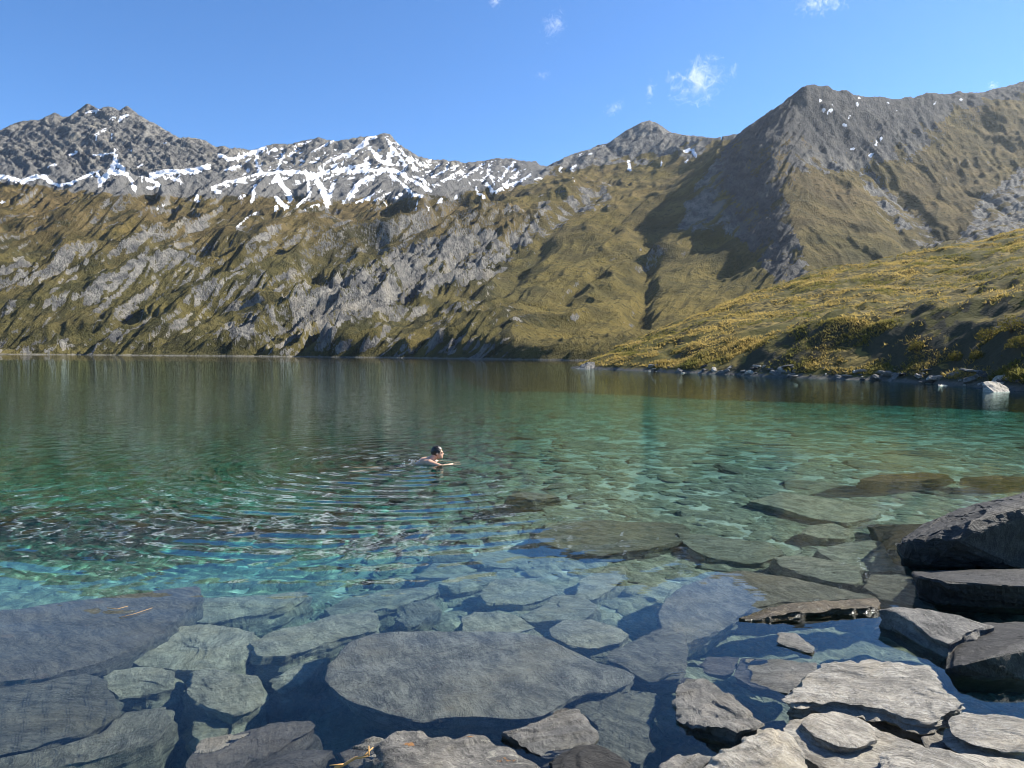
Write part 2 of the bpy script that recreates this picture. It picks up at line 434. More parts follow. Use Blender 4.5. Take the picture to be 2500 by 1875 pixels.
for w, pts in [(22, [(0,470),(60,430),(110,380),(150,365)]), (16, [(220,370),(250,420),(290,470),(330,540)]), (22, [(130,430),(180,500),(220,520),(260,430)]), (26, [(0,570),(100,560),(180,560),(260,560),(330,590)]), (14, [(270,400),(340,480),(400,560)]), (10, [(330,500),(420,520),(480,500)]), (32, [(0,720),(30,680),(80,630),(140,600)]),
    (18, [(240,590),(320,640),(370,700),(430,710)]), (20, [(340,600),(420,640),(480,680)]), (12, [(50,745),(120,715),(190,680)]), (11, [(150,735),(240,690)]), (16, [(295,700),(305,696)]), (14, [(265,720),(275,716)]), (10, [(400,740),(390,790)]), (22, [(525,742),(540,728)]), (18, [(612,714),(626,710)]), (14, [(400,600),(500,650),(600,590),(650,560)]),
    (12, [(480,600),(560,560),(640,530)]), (12, [(640,620),(730,560),(790,520)]), (16, [(740,660),(750,690),(790,715)]), (20, [(800,640),(850,690),(900,660),(980,630)]), (12, [(830,510),(810,560),(850,640)]), (12, [(870,620),(920,560),(960,510)]), (10, [(900,640),(960,590),(1000,560)]), (12, [(1000,620),(1060,580)]), (10, [(1080,610),(1120,602)]), (16, [(1225,545),(1227,565)]),
    (16, [(1290,555),(1320,530)]), (8, [(1310,600),(1312,630)]), (24, [(1625,510),(1630,550)]), (10, [(1815,505),(1813,535)]), (22, [(1950,450),(1980,440),(2010,470)]), (14, [(1955,508),(1966,502)]), (8, [(1330,470),(1348,467)]), (8, [(1395,466),(1412,460)]), (6, [(1475,420),(1490,416)]), (8, [(200,745),(220,770)]), (8, [(120,755),(130,755)]), (7, [(460,770),(470,780)])]:
    st(C2, w, *pts)
for w, pts in [(18, [(960,205),(1000,225),(1015,210)]), (8, [(960,135),(955,165)]), (12, [(1085,290),(1098,312)]), (8, [(1122,240),(1115,265)]), (14, [(1130,437),(1150,437)]), (20, [(1240,475),(1260,465)]), (14, [(1270,410),(1300,375)]), (8, [(1395,215),(1405,215)]), (8, [(1610,180),(1625,162)]), (8, [(1760,148),(1772,150)]), (7, [(1340,166),(1350,172)]), (6, [(1180,137),(1200,138)]), (7, [(1170,165),(1168,185)]), (7, [(1020,180),(1028,190)])]:
    st(C3, w, *pts)
snow = np.zeros(S.shape)
front = Yw < Dsky(PX) + 12
jit = fbm(Xw / 7, Yw / 7, 3)
jx = fbm(Xw / 16 + 9, Yw / 16, 2)
for pts, w in strokes:
    xs = [p[0] for p in pts]; ys = [p[1] for p in pts]
    sel = np.where((PX > min(xs) - 25) & (PX < max(xs) + 25) & (PY > min(ys) - 25) & (PY < max(ys) + 25) & front & (Yw > 520))
    if not len(sel[0]): continue
    d = seg_dist(PX[sel] + jx[sel] * 5, PY[sel] + jit[sel] * 3, pts)
    v = sstep(w * .5 + 2.0, w * .5 - 2.0, d + 2.0 * jit[sel] + 1.2 * jx[sel])
    snow[sel] = np.maximum(snow[sel], v)
# thin streaks in the gullies of the white range
zone = sstep(540, 620, PX) * sstep(1330, 1250, PX) * sstep(345, 375, PY) * sstep(470, 430, PY) * front
conc = -(Zw - .25 * (np.roll(Zw, 3, 0) + np.roll(Zw, -3, 0) + np.roll(Zw, 3, 1) + np.roll(Zw, -3, 1)))
snow = np.maximum(snow, zone * sstep(1.3, 2.2, conc + .9 * jit))
V[..., 2] += snow * .8
# --- bare rock
streak = ribs(.52, 17, 230, 23, 3, .55) + .25 * fbm(Xw / 40, Yw / 40, 3) + .16 * fbm(Xw / 170 + 8, Yw / 170, 3)
rock = (.55 + .35 * fbm(Xw / 130 + 2, Yw / 130, 2)) * sstep(.64, .48, slope + .08 * jit + .05 * jx) + (wl + .35 * wr) * sstep(.60, .84, streak) * .62
scrub = np.clip(sstep(.52, .75, ribs(.45, 30, 260, 29, 3, .6) + .2 * jw2) * (wl + .4 * wm + .3 * wr) + .25 * jw, 0, 1)
xs = np.array([-400, 0, 300, 600, 900, 1100, 1300, 1340, 1500, 1640, 1740, 1830, 1960, 2010, 2100, 2200, 2300, 2400, 2500, 3000.])
ys = np.array([440, 440, 470, 475, 480, 470, 440, 420, 392, 378, 350, 340, 345, 400, 360, 325, 280, 250, 225, 225.])
line = np.interp(PX, xs, ys) + fbm(Xw / 45, Yw / 45, 4) * 26
rock = np.maximum(rock, sstep(12, -12, PY - line))
def region(poly, k):
    global rock
    r = in_poly(PX + jx * 14, PY + jit * 10, poly).astype(float)
    rock = np.maximum(rock, r * np.clip(k + .9 * fbm(Xw / 22, Yw / 22, 4), 0, 1))
region([(700,735),(850,670),(1000,600),(1150,555),(1250,570),(1310,560),(1200,650),(1100,690),(1000,725),(900,775),(800,800),(650,815),(500,835),(560,785)], .72)
region([(1836,300),(1963,210),(1925,296),(1895,384),(1915,475),(1940,565),(1980,690),(1900,700),(1830,600),(1750,560),(1650,560),(1700,450),(1770,360)], .85)
region([(2340,590),(2400,480),(2520,390),(2520,600),(2275,640)], .7)
region([(2000,230),(2250,235),(2300,330),(2230,380),(2140,400),(2050,420),(1960,420),(1900,380)], .8)
region([(1330,470),(1480,440),(1500,500),(1420,520),(1300,600),(1230,650)], .4)
region([(2080,400),(2140,430),(2240,520),(2300,600),(2260,610),(2150,520)], .5)
rock = np.clip(rock, 0, 1)
crag3 = ribs(.7, 11, 60, 17, 2, .6); crag4 = ridged(Xw / 9 + 3, Yw / 13, 2)
V[..., 2] += rock * (1 - snow) * inland * ((crag3 - .45) * 2.6 + (crag4 - .45) * 1.8) * (.35 + .65 * skyfade)
scree = sstep(0, 30, PY - np.interp(PX, xs, ys) + 70) * sstep(25, -10, PY - np.interp(PX, xs, ys) - 10 * jx) * (PX < 1340)
gold = np.clip(wm * .55 + .25 * wr + .5 * fbm(Xw / 90, Yw / 90, 3) + .3 * sstep(640, 760, PY) * wm, 0, 1)
brown = np.clip(sstep(700, 470, PY) * .9 + .35 * fbm(Xw / 70 + 5, Yw / 70, 3), 0, 1)

mm = mesh_np('mountain_range', V.reshape(-1, 3), grid_faces(NTT, NS))
for nme, a in (('snow', snow), ('rock', rock), ('scree', scree), ('gold', gold), ('brown', brown), ('scrub', scrub), ('painted_shade', np.clip(np.maximum(wc, wr * sstep(430, 330, PY)) + .25 * jw, 0, 1))): attr(mm, nme, a)  # last one: shade painted into the right peak's left face and upper crags

k = NT('mountain')
p = k.pos()
n1 = k.noise(p, .22, 6, .62); n2 = k.noise(p, .035, 5, .55); n3 = k.noise(k.mapv(p, (.16, .02, .1), (0, 0, .6)), 1.0, 6, .65)
n4 = k.noise(p, .8, 4, .6)
n6 = k.noise(k.mapv(p, (1.3, .5, .5), (0, 0, .45)), .55, 6, .68)
rockc = k.mix(k.ramp(n3, .33, .68), (.085, .086, .088), (.30, .285, .25))
rockc = k.mix(k.math('MULTIPLY', k.ramp(n6, .47, .62), .6), rockc, (.06, .061, .064))
rockc = k.mix(k.ramp(n2, .52, .72), rockc, (.29, .265, .215))
rockc = k.mix(k.math('MULTIPLY', k.at('painted_shade'), .62), rockc, (.035, .037, .042))  # same rock, colour darkened to deepen the shade on the right peak
screec = k.mix(k.ramp(n1, .35, .65), (.135, .135, .13), (.19, .185, .175))
grassg = k.mix(k.ramp(n2, .35, .65), (.045, .043, .015), (.112, .096, .034))
grassb = k.mix(k.ramp(n2, .4, .65), (.09, .066, .026), (.18, .128, .055))
grassy_ = k.mix(k.ramp(n2, .38, .62), (.10, .08, .02), (.185, .14, .036))
g = k.mix(k.at('brown'), grassg, grassb)
g = k.mix(k.at('gold'), g, grassy_)
# dark scrub speckles and pale tussock
g = k.mix(k.math('MULTIPLY', k.ramp(k.math('ADD', k.at('scrub'), k.math('MULTIPLY', k.math('SUBTRACT', n1, .5), 1.0)), .4, .75), .8), g, (.030, .029, .012))
g = k.mix(k.math('MULTIPLY', k.ramp(n1, .52, .66), .75), g, (.03, .032, .011))
g = k.mix(k.math('MULTIPLY', k.ramp(n4, .56, .72), .5), g, (.19, .16, .065))
rk = k.math('ADD', k.at('rock'), k.math('ADD', k.math('MULTIPLY', k.math('SUBTRACT', n1, .5), 1.1), k.math('MULTIPLY', k.math('SUBTRACT', n6, .5), 1.5)))
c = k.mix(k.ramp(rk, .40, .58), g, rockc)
c = k.mix(k.ramp(k.math('ADD', k.at('scree'), k.math('MULTIPLY', k.math('SUBTRACT', n2, .5), .9)), .45, .75), c, screec)
sn = k.ramp(k.math('ADD', k.at('snow'), k.math('ADD', k.math('MULTIPLY', k.math('SUBTRACT', n4, .5), .7), k.math('MULTIPLY', k.math('SUBTRACT', n1, .5), 1.0))), .38, .58)
snc = k.mix(k.ramp(n1, .40, .62), (.60, .61, .63), (.82, .83, .86))
c = k.mix(sn, c, snc)
zz = k.n('SeparateXYZ'); k.l(p, zz.inputs[0])
c = k.mix(k.math('MULTIPLY', k.ramp(k.math('ADD', zz.outputs[2], k.math('MULTIPLY', n1, 2.2)), 2.0, 1.2), .7), c, (.25, .24, .215))
h = k.math('ADD', k.math('MULTIPLY', n1, .8), k.math('ADD', k.math('MULTIPLY', n4, .3), k.math('MULTIPLY', n6, 1.0)))
h = k.math('MULTIPLY', h, k.math('SUBTRACT', 1.0, k.math('MULTIPLY', sn, .85)))
nb = k.bump(h, 4.5, 1.0)
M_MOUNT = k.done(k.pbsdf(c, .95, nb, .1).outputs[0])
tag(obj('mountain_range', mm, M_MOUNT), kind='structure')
# ------------------------------------------------------------------ grassy hill on the right
hshore = [(1413, 112), (1500, 103), (1600, 94), (1673, 87), (1800, 79), (1921, 71), (2030, 67), (2147, 63), (2270, 57), (2373, 51), (2500, 44), (2650, 39), (2850, 34), (3100, 30)]
hc = []
for x, D in hshore:
    hc += [(x, hpx(x) + 2 * F / D, D), (x, hpx(x) + 3.2 * F / (D * .93), D * .93), (x, hpx(x) + 6 * F / (D * .7), D * .7), (x, hpx(x) + 1.1 * F / (D * 1.012), D * 1.012)]
hc += [(1500, 876, 110), (1560, 862, 104), (1700, 838, 97), (1810, 826, 89), (1921, 812, 82), (2030, 802, 76), (2147, 792, 72), (2260, 786, 66), (2373, 778, 60), (2500, 768, 53), (2650, 755, 48), (2850, 740, 43)]
hcrest = [(1413, 893, 116), (1450, 874, 124), (1500, 850, 138), (1600, 808, 158), (1655, 787, 168), (1727, 758, 178), (1811, 724, 190), (1895, 695, 198), (1967, 673, 203), (2022, 657, 206), (2106, 648, 208), (2190, 627, 212), (2275, 606, 214), (2338, 600, 214), (2402, 587, 214), (2456, 572, 212), (2500, 562, 210), (2600, 545, 205), (2800, 520, 195), (3100, 500, 180)]
hc += hcrest + [(x, y + 14, D * 1.13) for x, y, D in hcrest] + [(x, y + 90, D * 1.6) for x, y, D in hcrest[::2]]
hc += [(1380, 905, 125), (1380, 912, 150), (1380, 900, 220), (1300, 915, 180), (1300, 930, 120)]
hc += [(1650, 838, 112), (1800, 800, 112), (2000, 765, 108), (2200, 740, 106), (2400, 710, 100), (2150, 700, 140), (2350, 670, 140), (1950, 730, 142)]
NHS, NHT = 330, 300
hs_, ht_ = np.meshgrid(np.linspace(-.02, 1.02, NHS), np.linspace(math.log(27), math.log(400), NHT))
he = rbf_surface(hc, hs_, ht_, 1.0, .7)
hY = np.exp(ht_); hX = hs_ * hY; hZ = 2 + he * hY
hin = sstep(.2, 3.0, hZ)
hZ = hZ + (fbm(hX / 14, hY / 14, 4) * 1.0 + fbm(hX / 3.5, hY / 3.5, 3) * .36 - .5 * ridged(hX / 30 + 4, hY / 22, 3)) * hin
hZ = hZ + fbm(hX / 1.6, hY / 1.6, 2) * .2 * sstep(0, 1, hZ)
hm = mesh_np('grassy_hill', np.stack([hX, hY, hZ], -1).reshape(-1, 3), grid_faces(NHT, NHS))
k = NT('hill_turf')
p = k.pos()
n1 = k.noise(p, .9, 5, .6); n2 = k.noise(p, .12, 4, .5); n4 = k.noise(p, 4.0, 4, .6)
c = k.mix(k.ramp(n1, .4, .62), (.042, .037, .013), (.20, .148, .045))
c = k.mix(k.ramp(n2, .42, .62), c, (.075, .068, .02))
geo = k.n('NewGeometry'); sep = k.n('SeparateXYZ'); k.l(geo.outputs['Normal'], sep.inputs[0])
sp2 = k.n('SeparateXYZ'); k.l(p, sp2.inputs[0])
earth = k.math('ADD', k.ramp(sep.outputs[2], .90, .80), k.math('MULTIPLY', k.math('SUBTRACT', n1, .5), 1.2))
c = k.mix(k.ramp(earth, .5, .8), c, k.mix(n4, (.022, .022, .012), (.085, .075, .045)))
c = k.mix(k.ramp(k.math('ADD', sp2.outputs[2], k.math('MULTIPLY', k.math('SUBTRACT', n1, .5), .8)), .45, .15), c, k.mix(n4, (.05, .048, .04), (.16, .15, .13)))
M_HILL = k.done(k.pbsdf(c, .95, k.bump(k.math('ADD', n1, k.math('MULTIPLY', n4, .4)), .35, .8), .1).outputs[0])
tag(obj('grassy_hill', hm, M_HILL), kind='structure')

def hill_z(x, y):
    s = x / y; t = np.log(y)
    fi = np.clip((s + .02) / 1.04 * (NHS - 1), 0, NHS - 1.001); fj = np.clip((t - math.log(27)) / (math.log(400) - math.log(27)) * (NHT - 1), 0, NHT - 1.001)
    i = fi.astype(int); j = fj.astype(int); a = fi - i; b = fj - j
    return (hZ[j, i] * (1 - a) + hZ[j, i + 1] * a) * (1 - b) + (hZ[j + 1, i] * (1 - a) + hZ[j + 1, i + 1] * a) * b

# tussock grass over the hill: nobody could count it
def tussocks(n, blades, seed):
    r = np.random.default_rng(seed)
    s = r.uniform(.06, .80, n * 3); y = np.sqrt(r.uniform(42 ** 2, 232 ** 2, n * 3)); x = s * y
    nb_ = n // 4                                       # more of it on the steep bank above the stones
    pb = r.uniform(1500, 2560, nb_); db = np.interp(pb, [p_[0] for p_ in hshore], [p_[1] for p_ in hshore]) * r.uniform(1.005, 1.16, nb_)
    qb = at(pb, hpx(pb), db); x[:nb_] = qb[:, 0]; y[:nb_] = qb[:, 1]
    z = hill_z(x, y)
    dens = fbm(x / 11, y / 11, 3)
    ok = (z > .5) & (dens * 1.6 + fbm(x / 3 + 7, y / 3, 2) + r.uniform(-.5, .5, n * 3) > -.05)
    x, y, z, dens = x[ok][:n], y[ok][:n], z[ok][:n], dens[ok][:n]
    n = len(x)
    size = r.uniform(.16, .56, n) * (1 + .5 * fbm(x / 6 + 3, y / 6, 2)) * np.interp(y, [40, 220], [.70, 1.2])
    a = r.uniform(0, 2 * np.pi, (n, blades)); lean = r.uniform(.45, 1.35, (n, blades)); L = size[:, None] * r.uniform(.7, 1.15, (n, blades))
    dx, dy = np.cos(a), np.sin(a); w = size[:, None] * r.uniform(.14, .28, (n, blades))
    base = np.stack([x, y, z - .08], -1)[:, None, :] + np.stack([dx, dy, 0 * dx], -1) * (size[:, None] * .2 * lean)[..., None]
    side = np.stack([-dy, dx, 0 * dx], -1) * w[..., None]
    tip = base + np.stack([dx * np.sin(lean), dy * np.sin(lean), np.cos(lean)], -1) * L[..., None]
    Vv = np.stack([base - side, base + side, tip], 2).reshape(-1, 3)
    Tt = np.arange(len(Vv)).reshape(-1, 3)
    me = mesh_np('tussock_grass', Vv, Tt, smooth=False)
    tone = np.repeat(np.clip(.5 + .5 * dens + r.uniform(-.35, .35, n), 0, 1), blades * 3)
    attr(me, 'tone', tone)
    return me
k = NT('tussock')
c = k.mix(k.at('tone'), (.225, .168, .05), (.50, .375, .13))
c = k.mix(k.ramp(k.noise(k.pos(), .1, 3), .45, .62), c, (.155, .145, .042))
d = k.n('BsdfDiffuse'); k.l(c, d.inputs[0]); tr = k.n('BsdfTranslucent'); k.l(c, tr.inputs[0])
ms = k.n('MixShader'); ms.inputs[0].default_value = .45; k.l(d.outputs[0], ms.inputs[1]); k.l(tr.outputs[0], ms.inputs[2])
M_TUSS = k.done(ms.outputs[0])
tag(obj('tussock_grass', tussocks(84000, 4, 5), M_TUSS), 'golden tussock grass covering the near hill above the lake', 'grass', kind='stuff')

# ------------------------------------------------------------------ lake bed
def bed_z(x, y):
    dl = np.interp(y, [-5, 1.2, 2.2, 3, 5, 7, 9, 13, 20, 40, 100, 600], [-.8, -.4, .4, .60, .85, 1.55, 2.6, 4.6, 8.0, 14, 18, 20])
    dr = np.interp(y, [-5, 1.2, 2.2, 3, 5, 7, 9, 12, 18, 25, 40, 60, 100, 600], [-.8, -.4, .35, .50, .60, .70, .85, 1.1, 1.7, 2.9, 6.5, 10, 14, 18])
    w = sstep(-.36, .10, x / np.maximum(y, .5))
    return -(dl * (1 - w) + dr * w) + .09 * fbm(x / 1.1, y / 1.1, 3) + .03 * fbm(x / .2, y / .2, 2)
bs, bt = np.meshgrid(np.linspace(-1.1, 1.1, 220), np.concatenate([np.linspace(math.log(.9), math.log(40), 190), np.linspace(math.log(42), math.log(700), 30)]))
bY = np.exp(bt); bX = bs * bY
bm_ = mesh_np('lake_bed', np.stack([bX, bY, bed_z(bX, bY)], -1).reshape(-1, 3), grid_faces(220, 220))
k = NT('lake_bed')
p = k.pos()
n1 = k.noise(p, 1.6, 6, .6); n2 = k.noise(p, 9, 5, .65)
c = k.mix(k.ramp(n1, .35, .65), (.33, .34, .285), (.56, .56, .475))
c = k.mix(k.math('MULTIPLY', k.ramp(n2, .5, .7), .5), c, (.22, .225, .185))
M_BED = k.done(k.pbsdf(c, .95, k.bump(n2, .06, .7), .1).outputs[0])
tag(obj('lake_bed', bm_, M_BED, receive=True), kind='structure')

# ------------------------------------------------------------------ the lake: rippled surface, and the coloured water under it
SW = ground(np.array(1050.), np.array(1130.), 0.0)        # where the swimmer is
wr_ = np.random.default_rng(21)
comps = []
for lam in np.geomspace(.10, 1.1, 28):
    comps.append((lam, wr_.normal(-.75, .75), wr_.uniform(0, 6.28), wr_.uniform(.6, 1.3)))
rings = [(SW[0] - .15, SW[1], .44, 1.3, 0.3), (SW[0] - 1.0, SW[1] + .05, .36, .9, 1.7)]
def water_h(X, Y, dy):
    Z = np.zeros(X.shape)
    patch = .55 + .6 * fbm(X / 3.1, Y / 4.2, 2)
    dx_ = X - SW[0]; dy_ = Y - SW[1]; rr = np.hypot(dx_, dy_)
    leftish = sstep(2.2, -2.2, X - .12 * Y)
    calm = np.clip(.30 + .9 * leftish * sstep(4.0, 7.0, Y) + .35 * sstep(9, 16, Y), .30, 1.1) * (1 - .65 * np.exp(-(rr / 4.2) ** 2))
    far = np.interp(Y, [12, 25, 60], [1, .55, .28])
    for lam, a, ph, g in comps:
        fade = sstep(2.2, 4.0, lam / dy)
        kx = 2 * np.pi / lam
        Z += .0078 * g * (1.3 if lam < .3 else .75) / kx * np.cos(kx * (X * np.cos(a) + Y * np.sin(a)) + ph + 1.2 * noise2(X / (lam * 5) + ph, Y / (lam * 5))) * fade * np.clip(patch, .1, 1.3) * calm * far
    for cx, cy_, lam, g, ph in rings:
        r = np.hypot(X - cx, Y - cy_); kx = 2 * np.pi / lam
        env = (.45 * np.exp(-(r / 7.5) ** 2) + .75 * np.exp(-(r / 3.4) ** 2)) * sstep(.1, .5, r)
        side = .45 + .55 * sstep(1.6, -1.2, X - SW[0] - .25 * (SW[1] - Y))
        fade = sstep(2.0, 3.6, lam / dy)
        Z += .058 * g / kx * np.cos(kx * r + ph + .22 * noise2(X / 1.3, Y / 1.3 + ph)) * env * side * fade * (.85 + .3 * fbm(X / .9 + ph, Y / .9, 2))
    return Z
NWS, NWT = 430, 640
ws, wt = np.meshgrid(np.linspace(-1.0, 1.0, NWS), np.concatenate([np.linspace(math.log(1.3), math.log(60), 590, endpoint=False), np.linspace(math.log(60), math.log(1300), 50)]))
wY = np.exp(wt); wX = ws * wY
wdy = np.gradient(wY, axis=0)
wZ = water_h(wX, wY, np.maximum(wdy, wX * 0 + 2.0 / NWS * wY))
wm_ = mesh_np('lake_water', np.stack([wX, wY, wZ], -1).reshape(-1, 3), grid_faces(NWT, NWS))
k = NT('lake_water')
p = k.pos()
g = k.n('BsdfGlass'); g.inputs['IOR'].default_value = 1.33; g.inputs['Roughness'].default_value = 0.0; g.inputs['Color'].default_value = (1, 1, 1, 1)
nA = k.noise(k.mapv(p, (.55, 1.5, 1)), 1.0, 3, .5); nB = k.noise(k.mapv(p, (1.8, 5.0, 1)), 1.0, 2, .5)
sx = k.n('SeparateXYZ'); k.l(p, sx.inputs[0])
farA = k.ramp(sx.outputs[1], 18, 55); 
hgt = k.math('ADD', k.math('MULTIPLY', nA, k.math('MULTIPLY', farA, .040)), k.math('MULTIPLY', nB, k.math('ADD', .0012, k.math('MULTIPLY', k.ramp(sx.outputs[1], 9, 22), .009))))
k.l(k.bump(hgt, 1.0, 1.0), g.inputs['Normal'])
M_WATER = k.done(g.outputs[0])
water = tag(obj('lake_water', wm_, M_WATER), kind='structure')
water.cycles.is_caustics_caster = True
# the body of clear green water that colours what lies below
vs, vt = np.meshgrid(np.linspace(-1.3, 1.3, 12), np.array([.5, 2, 6, 15, 25, 40, 75, 120, 160, 180, 400, 1600.]))
vY = vt; vX = vs * np.maximum(vY, 8)
vTop = np.interp(vY, [0, 15, 25, 40, 75, 160, 180, 2000], [.03, .03, .016, .010, .006, .004, -.05, -.06])
nv = vX.size
VV = np.concatenate([np.stack([vX, vY, vTop], -1).reshape(-1, 3), np.stack([vX, vY, vX * 0 - 30.], -1).reshape(-1, 3)])
gf = grid_faces(12, 12)
idx = np.arange(nv).reshape(12, 12)
loop = np.concatenate([idx[0, :], idx[1:, -1], idx[-1, -2::-1], idx[-2:0:-1, 0]])
nxt = np.roll(loop, -1)
walls = np.stack([loop, loop + nv, nxt + nv, nxt], 1)
vm = mesh_np('water_body', VV, np.concatenate([gf, gf[:, ::-1] + nv, walls]), smooth=False)
k = NT('water_body')
va = k.n('VolumeAbsorption'); va.inputs['Color'].default_value = (.13, .765, .74, 1); va.inputs['Density'].default_value = .50
k.l(va.outputs[0], k.out.inputs['Volume'])
obj('water_body', vm, k.m, parent=water)
# ------------------------------------------------------------------ schist: the rocks of the shore
def schist(name, dark, light, lichen=0.0, orange=0.0, rough=.85, stretch=2.5, wet=.2, moss=0.0):
    k = NT(name); p = k.pos()
    oi = k.n('ObjectInfo')
    vr = k.n('VectorRotate', rotation_type='Z_AXIS'); k.l(p, vr.inputs['Vector']); k.l(k.math('ADD', .1, k.math('MULTIPLY', oi.outputs['Random'], 1.3)), vr.inputs['Angle'])
    wv = k.n('TexNoise'); k.l(p, wv.inputs['Vector']); wv.inputs['Scale'].default_value = 2.3; wv.inputs['Detail'].default_value = 3
    wa = k.n('VectorMath', operation='MULTIPLY_ADD'); k.l(wv.outputs['Color'], wa.inputs[0]); wa.inputs[1].default_value = (.22, .22, .1); k.l(vr.outputs[0], wa.inputs[2])
    pw = wa.outputs[0]
    pm = k.mapv(pw, (1.0, stretch, stretch * .8))
    a = k.noise(pm, 4.0, 9, .72, .3); b = k.noise(p, 1.7, 6, .6, .4); f = k.noise(p, 55, 5, .75); g = k.noise(k.mapv(pw, (1.0, stretch * 2, stretch * 1.5)), 13, 7, .72, .5)
    mid = k.noise(pw, 19, 6, .7, .6)
    c = k.mix(k.ramp(a, .36, .66), dark, light)
    c = k.mix(k.math('MULTIPLY', k.ramp(mid, .50, .68), .55), c, tuple(v * .55 for v in dark))
    c = k.mix(k.math('MULTIPLY', k.ramp(g, .56, .66), .75), c, tuple(v * .38 for v in dark))
    c = k.mix(k.math('MULTIPLY', k.ramp(f, .54, .70), .5), c, tuple(min(.62, v * 1.45) for v in light))
    c = k.mix(k.math('MULTIPLY', k.ramp(f, .46, .32), .55), c, tuple(v * .45 for v in dark))
    c = k.mix(k.math('MULTIPLY', k.ramp(b, .48, .70), .45), c, (light[0] * .92, light[1] * .82, light[2] * .64))
    # each rock has its own shade
    c = k.mix(1.0, c, k.mix(oi.outputs['Random'], (.80, .81, .82), (1.12, 1.10, 1.06)), 'MULTIPLY')
    if lichen:
        l1 = k.noise(p, 17, 6, .65); c = k.mix(k.math('MULTIPLY', k.ramp(l1, .58, .66), lichen), c, (.43, .41, .33))
    if orange:
        l2 = k.noise(p, 7.3, 4, .55); c = k.mix(k.math('MULTIPLY', k.ramp(l2, .64, .69), orange), c, (.36, .16, .035))
    if moss:
        l3 = k.noise(p, 5, 5, .6); c = k.mix(k.math('MULTIPLY', k.ramp(l3, .45, .62), moss), c, (.075, .055, .02))
    rg = rough
    if wet:                                  # rock stays dark and shiny up to where the water laps
        sx = k.n('SeparateXYZ'); k.l(p, sx.inputs[0])
        w = k.ramp(k.math('ADD', sx.outputs[2], k.math('MULTIPLY', k.math('SUBTRACT', b, .5), .06)), .045, .012)
        c = k.mix(k.math('MULTIPLY', w, wet), c, tuple(v * .5 for v in dark))
        rg = k.math('SUBTRACT', rough, k.math('MULTIPLY', w, .4))
    h = k.math('ADD', k.math('MULTIPLY', a, 1.0), k.math('ADD', k.math('MULTIPLY', g, .5), k.math('ADD', k.math('MULTIPLY', mid, .5), k.math('MULTIPLY', f, .2))))
    nb = k.bump(h, .05, 1.0)
    return k.done(k.pbsdf(c, rg, nb, .35).outputs[0])
M_PALE = schist('pale_schist', (.24, .222, .188), (.56, .515, .43), .3, 0, .85, 2.4, .3)
M_GREY = schist('grey_schist', (.09, .089, .084), (.225, .216, .195), .12, .04, .8, 1.7, .12)
M_SLAB = schist('wet_grey_schist', (.092, .098, .086), (.295, .305, .255), .2, .06, .7, 1.9, .0)
M_LICH = schist('lichened_schist', (.09, .088, .082), (.26, .245, .215), .6, .8, .85, 1.6, .2)
M_DARK = schist('dark_schist', (.018, .018, .018), (.055, .054, .052), .10, .0, .65, 3.5, .2)
M_BROWN = schist('weedy_schist', (.045, .034, .018), (.13, .10, .055), .3, 0, .6, 3.0, .2, .6)
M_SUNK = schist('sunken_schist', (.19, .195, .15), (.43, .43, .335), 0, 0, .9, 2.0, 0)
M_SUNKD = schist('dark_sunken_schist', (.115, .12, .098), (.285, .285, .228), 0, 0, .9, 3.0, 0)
M_PURP = schist('purplish_schist', (.098, .102, .088), (.245, .245, .20), .1, .1, .7, 4.0, 0)

def tris(Q):
    return np.concatenate([Q[:, [0, 1, 2]], Q[:, [0, 2, 3]]])

